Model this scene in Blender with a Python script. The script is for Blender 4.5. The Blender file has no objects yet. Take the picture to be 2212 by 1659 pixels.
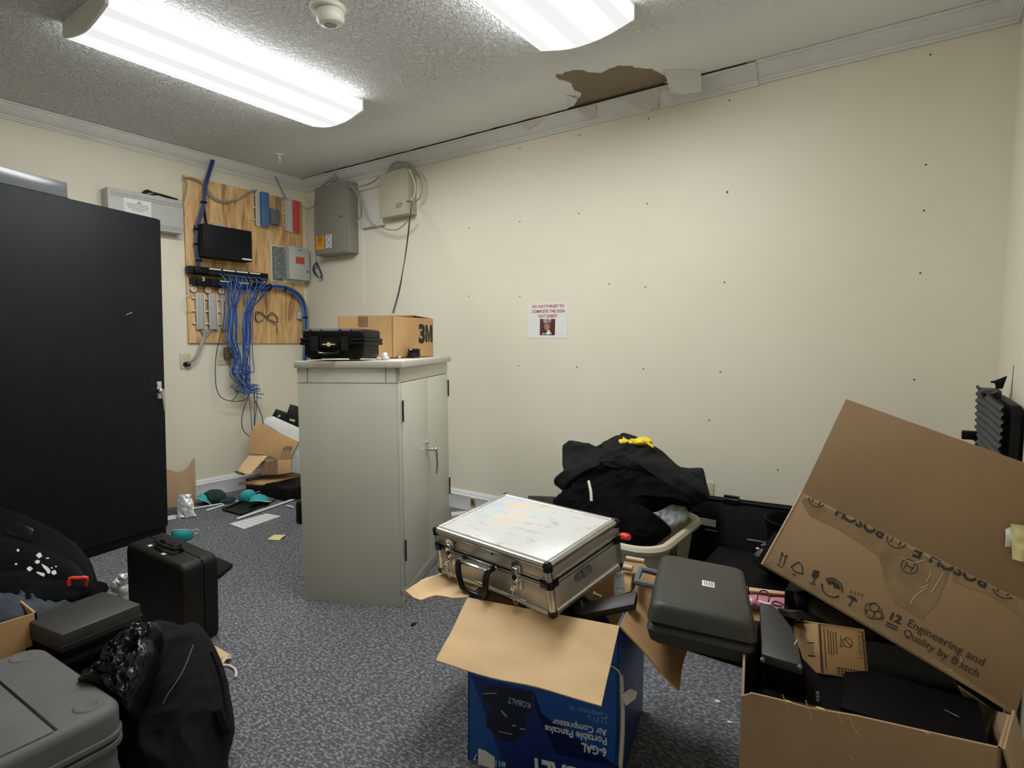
import bpy, bmesh, math, random
from mathutils import Vector as V, Matrix as M4, noise, geometry
random.seed(7)
C = bpy.context.scene.collection
PI = math.pi

# ------------------------------------------------------------------ camera, world, exposure
FPX = 1251.0; YAW, PIT, ROL = -.6162, -.0717, .006
CAM = V((4.227, -2.986, 1.136))
_f = V((math.sin(YAW)*math.cos(PIT), math.cos(YAW)*math.cos(PIT), math.sin(PIT)))
_r = V((math.cos(YAW), -math.sin(YAW), 0)); _u = _r.cross(_f)
CR = (_r*math.cos(ROL) + _u*math.sin(ROL)).normalized()
CU = (-_r*math.sin(ROL) + _u*math.cos(ROL)).normalized()
CF = _f
cam = bpy.data.cameras.new('camera'); cam.sensor_width = 36; cam.lens = FPX/2212*36; cam.clip_start = .02
camo = bpy.data.objects.new('camera', cam); C.objects.link(camo)
mw = M4((CR, CU, -CF)).transposed().to_4x4(); mw.translation = CAM
camo.matrix_world = mw
bpy.context.scene.camera = camo
w = bpy.data.worlds.new('world'); bpy.context.scene.world = w; w.use_nodes = True
w.node_tree.nodes['Background'].inputs[0].default_value = (.35, .4, .5, 1)
w.node_tree.nodes['Background'].inputs[1].default_value = 0.02
sc = bpy.context.scene
sc.view_settings.view_transform = 'Standard'; sc.view_settings.look = 'None'
sc.view_settings.gamma = 1; sc.view_settings.use_curve_mapping = False
sc.view_settings.exposure = 0.0
LAMP = 44.0            # strength of the fluorescent lenses
LAMPCOL = (.985, 1.0, 1.0)

# ------------------------------------------------------------------ helpers
def ray(px, py): return CR*((px-1106)/FPX) - CU*((py-829.5)/FPX) + CF
def at(px, py, **k):
    """the place a point of the room has, from where it is seen and the wall, floor or distance it lies on"""
    d = ray(px, py)
    if 'd' in k: return CAM + d*k['d']
    a, v = list(k.items())[0]; i = 'xyz'.index(a)
    return CAM + d*((v-CAM[i])/d[i])
class PL:
    def __init__(s, p, n): s.p = V(p); s.n = V(n).normalized()
    def at(s, px, py, off=0):
        d = ray(px, py); return CAM + d*((s.p-CAM).dot(s.n)/d.dot(s.n)) + s.n*off
def pose(tx, ty, yaw, t):
    a = V((math.radians(tx), math.radians(ty), 0))
    R = M4.Rotation(a.length, 4, a.normalized()) if a.length > 1e-6 else M4.Identity(4)
    m = R @ M4.Rotation(math.radians(yaw), 4, 'Z'); m.translation = V(t); return m

def nodes(name):
    m = bpy.data.materials.new(name); m.use_nodes = True; nt = m.node_tree
    return m, nt, nt.nodes['Principled BSDF']
def mat(name, col, rough=.6, metal=0, var=0, vs=8, bump=0, bs=200, spec=.5, coat=0, stretch=(1,1,1), alpha=1, trans=0, col2=None, detail=4):
    m, nt, b = nodes(name); N = nt.nodes; L = nt.links
    b.inputs['Roughness'].default_value = rough; b.inputs['Metallic'].default_value = metal
    b.inputs['Specular IOR Level'].default_value = spec; b.inputs['Coat Weight'].default_value = coat
    b.inputs['Transmission Weight'].default_value = trans; b.inputs['Alpha'].default_value = alpha
    tc = N.new('ShaderNodeTexCoord'); mp = N.new('ShaderNodeMapping'); mp.inputs['Scale'].default_value = stretch
    L.new(tc.outputs['Object'], mp.inputs['Vector'])
    n = N.new('ShaderNodeTexNoise'); n.inputs['Scale'].default_value = vs; n.inputs['Detail'].default_value = detail
    L.new(mp.outputs[0], n.inputs['Vector'])
    r = N.new('ShaderNodeValToRGB'); r.color_ramp.elements[0].position = .3; r.color_ramp.elements[1].position = .7
    c2 = col2 or tuple(c*(1-var) for c in col)
    r.color_ramp.elements[0].color = (*c2, 1); r.color_ramp.elements[1].color = (*[min(1, c*(1+var*.5)) for c in col], 1)
    L.new(n.outputs['Fac'], r.inputs['Fac']); L.new(r.outputs['Color'], b.inputs['Base Color'])
    if bump:
        n2 = N.new('ShaderNodeTexNoise'); n2.inputs['Scale'].default_value = bs; n2.inputs['Detail'].default_value = 3
        L.new(mp.outputs[0], n2.inputs['Vector'])
        bp = N.new('ShaderNodeBump'); bp.inputs['Strength'].default_value = bump; bp.inputs['Distance'].default_value = .002
        L.new(n2.outputs['Fac'], bp.inputs['Height']); L.new(bp.outputs[0], b.inputs['Normal'])
    return m

M = {}
def mk(key, *a, **k): M[key] = mat(key, *a, **k)
mk('black_steel', (.010,.0115,.013), .5, var=.15, vs=5, bump=.25, bs=300, spec=.14)
mk('grey_green_steel', (.67,.665,.575), .38, var=.05, vs=3, bump=.06, bs=60)
mk('laminate_top', (.62,.59,.50), .45, var=.08, vs=30)
mk('chrome', (.75,.75,.75), .15, metal=1)
mk('dark_slot', (.01,.009,.008), .8)
mk('seam', (.10,.095,.08), .8)
mk('crown_paint', (.76,.76,.73), .55, var=.06, vs=12, bump=.3, bs=60)
mk('trim_paint', (.80,.81,.82), .4, var=.04, vs=5)
mk('kraft_brown', (.30,.19,.098), .85, var=.10, vs=5, bump=.15, bs=90)
mk('kraft', (.56,.335,.15), .85, var=.12, vs=6, bump=.15, bs=90)
mk('kraft_light', (.74,.51,.28), .85, var=.1, vs=7, bump=.2, bs=70, stretch=(1,3,1))
mk('kraft_edge', (.66,.47,.26), .9, var=.2, vs=200)
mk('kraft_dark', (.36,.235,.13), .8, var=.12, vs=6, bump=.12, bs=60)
mk('ink', (.018,.016,.014), .7)
mk('tape', (.25,.16,.08), .12, var=.2, vs=25, bump=.8, bs=25, coat=.6)
mk('white_card', (.78,.78,.76), .5, var=.05, vs=20)
mk('paper', (.80,.80,.77), .6, var=.04, vs=30)
mk('red_ink', (.42,.05,.04), .6)
mk('maroon', (.10,.02,.02), .6, var=.4, vs=60)
mk('skin_print', (.38,.20,.14), .6)
mk('orange_label', (.85,.33,.03), .5)
mk('red_label', (.50,.10,.05), .5)
mk('blue_plastic', (.08,.17,.36), .4)
mk('red_plastic', (.72,.08,.07), .4)
mk('bright_red', (.85,.05,.03), .35)
mk('grey_plastic', (.14,.16,.17), .5)
mk('light_plastic', (.50,.51,.48), .45, var=.05, vs=12)
mk('ivory', (.62,.57,.38), .4, var=.05)
mk('offwhite', (.66,.65,.60), .45, var=.04)
mk('enclosure_grey', (.26,.26,.215), .45, var=.05, vs=4)
mk('enclosure_beige', (.52,.48,.37), .45, var=.04, vs=4)
mk('black_plastic', (.004,.004,.005), .5, spec=.22, var=.2, vs=40, bump=.15, bs=350)
mk('matte_black', (.0025,.0025,.003), .6, spec=.10, bump=.15, bs=350)
mk('black_gloss', (.006,.006,.007), .2, spec=.4)
mk('grey_black_plastic', (.037,.037,.033), .5, var=.12, vs=25, bump=.2, bs=400)
mk('dark_grey_case', (.125,.122,.118), .62, var=.12, vs=18, bump=.4, bs=450)
mk('olive_black', (.013,.0125,.010), .48, spec=.22, var=.15, vs=12, bump=.5, bs=260)
mk('aluminium', (.62,.61,.58), .28, metal=1, var=.12, vs=30, bump=.1, bs=120)
mk('dull_aluminium', (.56,.53,.47), .38, metal=.6, var=.08, vs=60, bump=.06, bs=200, stretch=(1,1,.3))
mk('blue_cable', (.03,.10,.36), .4, var=.2, vs=10)
mk('light_blue_cable', (.12,.26,.52), .4, var=.2, vs=10)
mk('navy_cable', (.03,.04,.11), .45)
mk('black_cable', (.01,.01,.011), .4)
mk('grey_cable', (.36,.34,.30), .5, var=.1)
mk('white_cable', (.7,.68,.62), .5)
mk('circuit', (.03,.05,.045), .5, var=.9, vs=60, col2=(.3,.34,.33))
mk('terminal', (.55,.54,.49), .5, var=.5, vs=260, col2=(.2,.2,.19))
mk('fabric_black', (.012,.012,.0125), .95, spec=.15, var=.3, vs=30, bump=.5, bs=500)
mk('fabric_deep_black', (.003,.003,.004), .95, spec=.12, var=.3, vs=30, bump=.5, bs=500)
mk('jacket_lit_black', (.014,.014,.0135), .85, spec=.2, var=.25, vs=18, bump=.5, bs=400)  # black cloth; the grey of its lit folds is put into the colour
mk('navy_fabric', (.010,.012,.022), .9, var=.3, vs=20)
mk('pale_cloth', (.42,.45,.47), .85, var=.15, vs=15, bump=.3, bs=200)
mk('denim', (.02,.028,.042), .9, var=.5, vs=16, bump=.5, bs=350, col2=(.05,.06,.07))
mk('bag_plastic', (.006,.006,.008), .24, spec=.5, bump=.3, bs=25)
mk('glove_yellow', (.88,.66,.02), .6, var=.1, vs=30)
mk('basket_beige', (.60,.55,.42), .4, var=.04)
mk('mask_teal', (.03,.44,.46), .7, var=.1, vs=40)
mk('mask_dark', (.01,.16,.16), .7, var=.1, vs=40)
mk('cap_green', (.012,.045,.035), .85, var=.2, vs=40)
mk('elastic', (.75,.76,.76), .5)
mk('sticky_yellow', (.82,.76,.36), .6)
mk('foil', (.68,.69,.66), .35, metal=.3, var=.25, vs=40, bump=1, bs=40)
mk('pipe_white', (.72,.73,.75), .35)
mk('tray_steel', (.10,.108,.115), .22, spec=.6)
mk('pink_wrap', (.62,.25,.33), .25, var=.2, vs=40, bump=.5, bs=60)
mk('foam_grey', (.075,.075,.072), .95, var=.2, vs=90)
mk('box_blue', (.008,.085,.36), .38, var=.05, vs=8)
mk('box_navy', (.004,.022,.16), .38, var=.05, vs=8)
mk('box_dark', (.003,.008,.03), .35)
mk('print_blue_grey', (.25,.36,.52), .5)
mk('print_white', (.72,.76,.82), .5)
mk('bare_board', (.285,.225,.155), .9, var=.06, vs=3)
mk('ceiling_paper', (.80,.80,.77), .8)
mk('torn_paper', (.68,.64,.56), .85, var=.1, vs=10)
mk('detector', (.70,.70,.60), .4)
mk('beech', (.58,.44,.27), .5)
mk('green_print', (.30,.50,.08), .5)
mk('white_marks', (.75,.72,.70), .5)
mk('brass', (.35,.24,.12), .4, metal=.7, var=.6, vs=60)
mk('yellow_paper', (.66,.60,.27), .7, var=.15, vs=25, bump=.6, bs=25)
mk('cork', (.36,.22,.1), .8, var=.3, vs=30)
mk('clear_plastic', (.9,.9,.9), .08, trans=.0, alpha=.22)
mk('blister', (.62,.68,.80), .15, var=.4, vs=60, coat=.5)
mk('brown_card', (.22,.13,.07), .7, var=.3, vs=50)

# wall paint
def wall_mat():
    m, nt, b = nodes('cream_wall_paint'); N = nt.nodes; L = nt.links
    tc = N.new('ShaderNodeTexCoord'); n = N.new('ShaderNodeTexNoise'); n.inputs['Scale'].default_value = 1.3; n.inputs['Detail'].default_value = 5
    r = N.new('ShaderNodeValToRGB'); r.color_ramp.elements[0].color = (.755,.715,.575,1); r.color_ramp.elements[1].color = (.80,.76,.62,1)
    r.color_ramp.elements[0].position = .3; r.color_ramp.elements[1].position = .6
    L.new(tc.outputs['Object'], n.inputs['Vector']); L.new(n.outputs['Fac'], r.inputs['Fac']); L.new(r.outputs[0], b.inputs['Base Color'])
    n2 = N.new('ShaderNodeTexNoise'); n2.inputs['Scale'].default_value = 140; L.new(tc.outputs['Object'], n2.inputs['Vector'])
    bp = N.new('ShaderNodeBump'); bp.inputs['Strength'].default_value = .12; bp.inputs['Distance'].default_value = .002
    L.new(n2.outputs['Fac'], bp.inputs['Height']); L.new(bp.outputs[0], b.inputs['Normal'])
    b.inputs['Roughness'].default_value = .5; b.inputs['Specular IOR Level'].default_value = .35
    return m
M['wall'] = wall_mat()
def ceil_mat():
    m, nt, b = nodes('textured_ceiling_paint'); N = nt.nodes; L = nt.links
    tc = N.new('ShaderNodeTexCoord'); b.inputs['Roughness'].default_value = .75; b.inputs['Specular IOR Level'].default_value = .2
    n = N.new('ShaderNodeTexNoise'); n.inputs['Scale'].default_value = 1.2; n.inputs['Detail'].default_value = 3
    r = N.new('ShaderNodeValToRGB'); r.color_ramp.elements[0].color = (.86,.88,.89,1); r.color_ramp.elements[1].color = (.90,.92,.93,1)
    L.new(tc.outputs['Object'], n.inputs['Vector']); L.new(n.outputs['Fac'], r.inputs['Fac']); L.new(r.outputs[0], b.inputs['Base Color'])
    v = N.new('ShaderNodeTexNoise'); v.inputs['Scale'].default_value = 50; v.inputs['Detail'].default_value = 3.0; v.inputs['Distortion'].default_value = 1.2
    L.new(tc.outputs['Object'], v.inputs['Vector'])
    cr = N.new('ShaderNodeValToRGB'); cr.color_ramp.elements[0].position = .40; cr.color_ramp.elements[1].position = .62
    L.new(v.outputs['Fac'], cr.inputs['Fac'])
    # the texture fades out near the back wall, where the ceiling was patched smooth
    sx = N.new('ShaderNodeSeparateXYZ'); L.new(tc.outputs['Object'], sx.inputs[0])
    mr = N.new('ShaderNodeMapRange'); mr.inputs['From Min'].default_value = -.40; mr.inputs['From Max'].default_value = -.85
    L.new(sx.outputs['Y'], mr.inputs['Value'])
    mu = N.new('ShaderNodeMath'); mu.operation = 'MULTIPLY'; L.new(cr.outputs[0], mu.inputs[0]); L.new(mr.outputs[0], mu.inputs[1])
    bp = N.new('ShaderNodeBump'); bp.inputs['Strength'].default_value = 1.0; bp.inputs['Distance'].default_value = .009
    L.new(mu.outputs[0], bp.inputs['Height']); L.new(bp.outputs[0], b.inputs['Normal'])
    return m
M['ceiling'] = ceil_mat()
def carpet_mat():
    m, nt, b = nodes('blue_grey_loop_carpet'); N = nt.nodes; L = nt.links
    tc = N.new('ShaderNodeTexCoord'); mp = N.new('ShaderNodeMapping'); mp.inputs['Scale'].default_value = (.5, 1, 1)
    L.new(tc.outputs['Object'], mp.inputs[0])
    v = N.new('ShaderNodeTexVoronoi'); v.inputs['Scale'].default_value = 190; L.new(mp.outputs[0], v.inputs['Vector'])
    n = N.new('ShaderNodeTexNoise'); n.inputs['Scale'].default_value = 130; n.inputs['Detail'].default_value = 3; L.new(mp.outputs[0], n.inputs['Vector'])
    ad = N.new('ShaderNodeMath'); ad.operation = 'SUBTRACT'; L.new(n.outputs['Fac'], ad.inputs[0])
    ml = N.new('ShaderNodeMath'); ml.operation = 'MULTIPLY'; ml.inputs[1].default_value = .35; L.new(v.outputs['Distance'], ml.inputs[0]); L.new(ml.outputs[0], ad.inputs[1])
    r = N.new('ShaderNodeValToRGB'); r.color_ramp.elements[0].position = .26; r.color_ramp.elements[1].position = .52
    r.color_ramp.elements[0].color = (.098,.10,.108,1); r.color_ramp.elements[1].color = (.305,.31,.33,1)
    L.new(ad.outputs[0], r.inputs['Fac'])
    n3 = N.new('ShaderNodeTexNoise'); n3.inputs['Scale'].default_value = 2.2; L.new(tc.outputs['Object'], n3.inputs['Vector'])
    mx = N.new('ShaderNodeMix'); mx.data_type = 'RGBA'; mx.blend_type = 'MULTIPLY'; mx.inputs[0].default_value = .35
    L.new(r.outputs[0], mx.inputs[6]); L.new(n3.outputs['Color'], mx.inputs[7])
    L.new(r.outputs[0], b.inputs['Base Color'])
    bp = N.new('ShaderNodeBump'); bp.inputs['Strength'].default_value = .8; bp.inputs['Distance'].default_value = .004
    L.new(ad.outputs[0], bp.inputs['Height']); L.new(bp.outputs[0], b.inputs['Normal'])
    b.inputs['Roughness'].default_value = .95; b.inputs['Specular IOR Level'].default_value = .2
    return m
M['carpet'] = carpet_mat()
def ply_mat(name, a, bcol, dark, scale=6):
    m, nt, b = nodes(name); N = nt.nodes; L = nt.links
    tc = N.new('ShaderNodeTexCoord'); mp = N.new('ShaderNodeMapping'); mp.inputs['Scale'].default_value = (1, 3.2, .55)
    L.new(tc.outputs['Object'], mp.inputs[0])
    n = N.new('ShaderNodeTexNoise'); n.inputs['Scale'].default_value = scale; n.inputs['Detail'].default_value = 6; n.inputs['Distortion'].default_value = 1.4
    L.new(mp.outputs[0], n.inputs['Vector'])
    r = N.new('ShaderNodeValToRGB'); e = r.color_ramp.elements
    e[0].position = .32; e[0].color = (*dark, 1); e[1].position = .68; e[1].color = (*bcol, 1)
    x = e.new(.46); x.color = (*a, 1)
    L.new(n.outputs['Fac'], r.inputs['Fac']); L.new(r.outputs[0], b.inputs['Base Color']); b.inputs['Roughness'].default_value = .7
    return m
M['plywood'] = ply_mat('plywood', (.68,.41,.17), (.84,.58,.29), (.38,.21,.09))
M['plain_ply'] = ply_mat('offcut_ply', (.44,.29,.16), (.50,.34,.19), (.38,.24,.13), 3)
def alu_top_mat():
    m, nt, b = nodes('scuffed_white_metal_panel'); N = nt.nodes; L = nt.links
    tc = N.new('ShaderNodeTexCoord'); mp = N.new('ShaderNodeMapping'); mp.inputs['Scale'].default_value = (1, 2.5, 1); mp.inputs['Rotation'].default_value = (0,0,.5); L.new(tc.outputs['Object'], mp.inputs[0])
    n = N.new('ShaderNodeTexNoise'); n.inputs['Scale'].default_value = 14; n.inputs['Detail'].default_value = 9; n.inputs['Roughness'].default_value = .7; L.new(mp.outputs[0], n.inputs['Vector'])
    r = N.new('ShaderNodeValToRGB'); e = r.color_ramp.elements; e[0].position = .30; e[0].color = (.42,.42,.41,1); e[1].position = .46; e[1].color = (.72,.72,.70,1)
    L.new(n.outputs['Fac'], r.inputs['Fac'])
    n2 = N.new('ShaderNodeTexNoise'); n2.inputs['Scale'].default_value = 9; n2.inputs['Detail'].default_value = 3; L.new(mp.outputs[0], n2.inputs['Vector'])
    r2 = N.new('ShaderNodeValToRGB'); e = r2.color_ramp.elements; e[0].position = .40; e[0].color = (.50,.66,.85,1); e[1].position = .60; e[1].color = (.92,.66,.42,1); x = e.new(.5); x.color = (.75,.76,.76,1)
    L.new(n2.outputs['Fac'], r2.inputs['Fac'])
    # blue and orange iridescent sheen painted into the colour, back left of the lid
    g = N.new('ShaderNodeVectorMath'); g.operation = 'DISTANCE'; g.inputs[1].default_value = (.11,.22,.14); L.new(tc.outputs['Object'], g.inputs[0])
    mr = N.new('ShaderNodeMapRange'); mr.inputs['From Min'].default_value = .16; mr.inputs['From Max'].default_value = .05; L.new(g.outputs['Value'], mr.inputs['Value'])
    mm = N.new('ShaderNodeMath'); mm.operation = 'MULTIPLY'; mm.inputs[1].default_value = .6; L.new(mr.outputs[0], mm.inputs[0])
    mx = N.new('ShaderNodeMix'); mx.data_type = 'RGBA'; L.new(mm.outputs[0], mx.inputs[0]); L.new(r.outputs[0], mx.inputs[6]); L.new(r2.outputs[0], mx.inputs[7])
    L.new(mx.outputs[2], b.inputs['Base Color']); b.inputs['Roughness'].default_value = .35; b.inputs['Metallic'].default_value = .15
    return m
M['alu_top'] = alu_top_mat()
def lens_mat():
    m, nt, b = nodes('lit_acrylic_lens'); N = nt.nodes; L = nt.links
    tc = N.new('ShaderNodeTexCoord'); sx = N.new('ShaderNodeSeparateXYZ'); L.new(tc.outputs['Object'], sx.inputs[0])
    # two pairs of tubes glow through the lens: brighter bands along its length
    r = N.new('ShaderNodeValToRGB'); e = r.color_ramp.elements; r.color_ramp.interpolation = 'EASE'
    e[0].position = 0; e[0].color = (.22,)*3+(1,); e[1].position = 1; e[1].color = (.22,)*3+(1,)
    for p, c in ((.012,.22),(.04,.012),(.14,.012),(.22,.9),(.28,1.0),(.34,.9),(.42,.012),(.50,.012),(.58,.012),(.66,.9),(.72,1.0),(.78,.9),(.86,.012),(.96,.012),(.988,.22)):
        x = e.new(p); x.color = (c,)*3+(1,)
    mr = N.new('ShaderNodeMapRange'); mr.inputs['From Min'].default_value = -.21; mr.inputs['From Max'].default_value = .21
    L.new(sx.outputs['X'], mr.inputs['Value']); L.new(mr.outputs[0], r.inputs['Fac'])
    ab = N.new('ShaderNodeMath'); ab.operation = 'ABSOLUTE'; L.new(sx.outputs['Y'], ab.inputs[0])
    m2 = N.new('ShaderNodeMapRange'); m2.inputs['From Min'].default_value = .60; m2.inputs['From Max'].default_value = .52; m2.inputs['To Min'].default_value = .06; m2.inputs['To Max'].default_value = 1
    L.new(ab.outputs[0], m2.inputs['Value'])
    mu = N.new('ShaderNodeMath'); mu.operation = 'MULTIPLY'; L.new(r.outputs[0], mu.inputs[0]); L.new(m2.outputs[0], mu.inputs[1])
    mb = N.new('ShaderNodeMath'); mb.operation = 'MULTIPLY'; mb.inputs[1].default_value = LAMP; L.new(mu.outputs[0], mb.inputs[0])
    mxm = N.new('ShaderNodeMath'); mxm.operation = 'MAXIMUM'; mxm.inputs[1].default_value = .82; L.new(mb.outputs[0], mxm.inputs[0])
    b.inputs['Emission Color'].default_value = (*LAMPCOL, 1); L.new(mxm.outputs[0], b.inputs['Emission Strength'])
    b.inputs['Base Color'].default_value = (.2,.2,.2,1); b.inputs['Roughness'].default_value = .35
    return m
M['lens'] = lens_mat()

# ------------------------------------------------------------------ mesh builder
class B:
    def __init__(s): s.bm = bmesh.new(); s.mats = []
    def mi(s, m):
        if m is None: return 0
        if m not in s.mats: s.mats.append(m)
        return s.mats.index(m)
    def add(s, tb, m=None, T=None):
        if T is not None: bmesh.ops.transform(tb, matrix=T, verts=tb.verts)
        i = s.mi(m)
        for f in tb.faces: f.material_index = i
        me = bpy.data.meshes.new('t'); tb.to_mesh(me); tb.free(); s.bm.from_mesh(me); bpy.data.meshes.remove(me); return s
    def box(s, x0, y0, z0, x1, y1, z1, bev=0, m=None, T=None, seg=2):
        tb = bmesh.new(); bmesh.ops.create_cube(tb, size=1)
        bmesh.ops.transform(tb, matrix=M4.Translation(((x0+x1)/2,(y0+y1)/2,(z0+z1)/2)) @ M4.Diagonal((abs(x1-x0),abs(y1-y0),abs(z1-z0),1)), verts=tb.verts)
        if bev: bmesh.ops.bevel(tb, geom=tb.edges[:], offset=min(bev, .49*min(abs(x1-x0),abs(y1-y0),abs(z1-z0))), segments=seg, profile=.5, affect='EDGES')
        return s.add(tb, m, T)
    def cyl(s, p0, p1, r0, r1=None, n=20, m=None, T=None, caps=True):
        p0 = V(p0); p1 = V(p1); r1 = r0 if r1 is None else r1; d = p1-p0
        tb = bmesh.new(); bmesh.ops.create_cone(tb, cap_ends=caps, segments=n, radius1=r0, radius2=r1, depth=d.length)
        q = V((0,0,1)).rotation_difference(d.normalized()).to_matrix().to_4x4(); q.translation = (p0+p1)/2
        bmesh.ops.transform(tb, matrix=q, verts=tb.verts); return s.add(tb, m, T)
    def ball(s, c, r, m=None, T=None, sub=2, sc=(1,1,1)):
        tb = bmesh.new(); bmesh.ops.create_icosphere(tb, subdivisions=sub, radius=1)
        bmesh.ops.transform(tb, matrix=M4.Translation(V(c)) @ M4.Diagonal((r*sc[0],r*sc[1],r*sc[2],1)), verts=tb.verts); return s.add(tb, m, T)
    def tube(s, pts, r, n=8, m=None, T=None, sm=4, closed=False):
        pts = [V(p) for p in pts]
        if sm > 1 and len(pts) > 2:
            o = []; k = len(pts)
            rng = range(k if closed else k-1)
            for i in rng:
                g = (lambda j: pts[j % k]) if closed else (lambda j: pts[max(0, min(k-1, j))])
                a, b_, c, d = g(i-1), g(i), g(i+1), g(i+2)
                for q in range(sm):
                    t = q/sm
                    o.append(.5*((2*b_)+(c-a)*t+(2*a-5*b_+4*c-d)*t*t+(3*b_-a-3*c+d)*t**3))
            if not closed: o.append(pts[-1])
            pts = o
        tb = bmesh.new(); rings = []; up = V((0,0,1)); k = len(pts)
        prev = None
        for i, p in enumerate(pts):
            if closed: t = pts[(i+1) % k]-pts[i-1]
            else: t = pts[min(i+1,k-1)]-pts[max(i-1,0)]
            if t.length < 1e-9: t = V((0,0,1))
            t.normalize()
            if prev is None:
                a = t.cross(up); 
                if a.length < .1: a = t.cross(V((1,0,0)))
            else: a = prev - t*prev.dot(t)
            a.normalize(); prev = a; b_ = t.cross(a); rr = r[i*len(r)//k] if isinstance(r, (list,tuple)) else r
            rings.append([tb.verts.new(p + a*math.cos(2*PI*j/n)*rr + b_*math.sin(2*PI*j/n)*rr) for j in range(n)])
        for i in range(k if closed else k-1):
            A = rings[i]; Bq = rings[(i+1) % k]
            for j in range(n): tb.faces.new((A[j], A[(j+1)%n], Bq[(j+1)%n], Bq[j]))
        if not closed:
            tb.faces.new(rings[0][::-1]); tb.faces.new(rings[-1])
        bmesh.ops.recalc_face_normals(tb, faces=tb.faces[:])
        return s.add(tb, m, T)
    def prism(s, top, off, m=None, T=None, bev=0):
        """polygon (3d points) given a thickness by the vector off"""
        tb = bmesh.new(); a = [tb.verts.new(V(p)) for p in top]; b_ = [tb.verts.new(V(p)+V(off)) for p in top]; n = len(top)
        tb.faces.new(a); tb.faces.new(b_[::-1])
        for i in range(n): tb.faces.new((a[i], b_[i], b_[(i+1)%n], a[(i+1)%n]))
        bmesh.ops.triangulate(tb, faces=[f for f in tb.faces if len(f.verts) > 4])
        bmesh.ops.recalc_face_normals(tb, faces=tb.faces[:])
        if bev:
            ed = [e for e in tb.edges if e.is_manifold and e.calc_face_angle(0) > .5]
            bmesh.ops.bevel(tb, geom=ed, offset=bev, segments=2, profile=.5, affect='EDGES')
        return s.add(tb, m, T)
    def lathe(s, prof, n=32, m=None, T=None):
        tb = bmesh.new(); R = []
        for (r, z) in prof: R.append([tb.verts.new((r*math.cos(2*PI*j/n), r*math.sin(2*PI*j/n), z)) for j in range(n)])
        for i in range(len(prof)-1):
            for j in range(n): tb.faces.new((R[i][j], R[i][(j+1)%n], R[i+1][(j+1)%n], R[i+1][j]))
        if prof[0][0] > 1e-5: tb.faces.new(R[0][::-1])
        if prof[-1][0] > 1e-5: tb.faces.new(R[-1])
        bmesh.ops.remove_doubles(tb, verts=tb.verts[:], dist=1e-6); bmesh.ops.recalc_face_normals(tb, faces=tb.faces[:])
        return s.add(tb, m, T)
    def grid(s, f, nu, nv, th=0, m=None, T=None):
        """surface f(u,v) with u,v in 0..1, thickened by th"""
        tb = bmesh.new(); g = [[tb.verts.new(V(f(i/nu, j/nv))) for j in range(nv+1)] for i in range(nu+1)]
        for i in range(nu):
            for j in range(nv): tb.faces.new((g[i][j], g[i+1][j], g[i+1][j+1], g[i][j+1]))
        if th:
            tb.normal_update(); bmesh.ops.solidify(tb, geom=tb.faces[:], thickness=th)
        bmesh.ops.recalc_face_normals(tb, faces=tb.faces[:])
        return s.add(tb, m, T)
    def out(s, name, m=None, parent=None, label=None, world=False, ang=.6):
        me = bpy.data.meshes.new(name); s.bm.to_mesh(me); s.bm.free()
        ms = s.mats if s.mats else [m]
        for x in ms: me.materials.append(M[x] if isinstance(x, str) else (x or M['ink']))
        if len(me.polygons):
            me.polygons.foreach_set('use_smooth', [True]*len(me.polygons)); me.set_sharp_from_angle(angle=ang)
        o = bpy.data.objects.new(name, me); C.objects.link(o)
        if parent is not None:
            o.parent = parent
            if world: o.matrix_parent_inverse = worldm(parent).inverted()
        if label: o['label'] = label
        return o
def worldm(o):
    m = o.matrix_basis.copy()
    if o.parent: m = worldm(o.parent) @ o.matrix_parent_inverse @ m
    return m
def thing(name, label, cat, loc=(0,0,0), rotz=0, group=None, mtx=None):
    o = bpy.data.objects.new(name, None); C.objects.link(o); o.empty_display_size = .05
    if mtx is not None: o.matrix_basis = mtx
    else: o.location = loc; o.rotation_euler = (0,0,rotz)
    return tag(o, label, cat, group)
def tag(o, label, cat, group=None):
    o['label'] = label; o['category'] = cat
    if group: o['group'] = group
    return o
def struct(o): o['kind'] = 'structure'; return o
def text_mesh(body, bold=0, spacing=1.0):
    cu = bpy.data.curves.new('t', 'FONT'); cu.body = body; cu.size = 1; cu.offset = bold; cu.extrude = 0; cu.resolution_u = 3; cu.space_character = spacing
    o = bpy.data.objects.new('t', cu); C.objects.link(o); bpy.context.view_layer.update()
    me = bpy.data.meshes.new_from_object(o.evaluated_get(bpy.context.evaluated_depsgraph_get()))
    bpy.data.objects.remove(o); bpy.data.curves.remove(cu); return me
def add_text(b, body, P0, P1, nrm, m='ink', bold=0, hs=1.0, off=.0006, clip=None, spacing=1.0):
    """lettering whose baseline runs from P0 to P1 on a surface with outward normal nrm"""
    me = text_mesh(body, bold, spacing); tb = bmesh.new(); tb.from_mesh(me); bpy.data.meshes.remove(me)
    x0 = min(v.co.x for v in tb.verts); x1 = max(v.co.x for v in tb.verts)
    P0 = V(P0); P1 = V(P1); X = P1-P0; k = X.length/(x1-x0); X.normalize(); n = V(nrm).normalized(); Y = n.cross(X).normalized()
    for v in tb.verts:
        x, y = (v.co.x-x0)*k, v.co.y*k*hs
        v.co = P0 + X*x + Y*y + n*off
    if clip: bmesh.ops.bisect_plane(tb, geom=tb.verts[:]+tb.edges[:]+tb.faces[:], plane_co=clip[0], plane_no=clip[1], clear_outer=True)
    b.add(tb, m)
def add_poly(b, pts, m, nrm, off=.0005):
    n = V(nrm).normalized(); b.prism([V(p)+n*off for p in pts], -n*off*.8, m)
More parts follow.
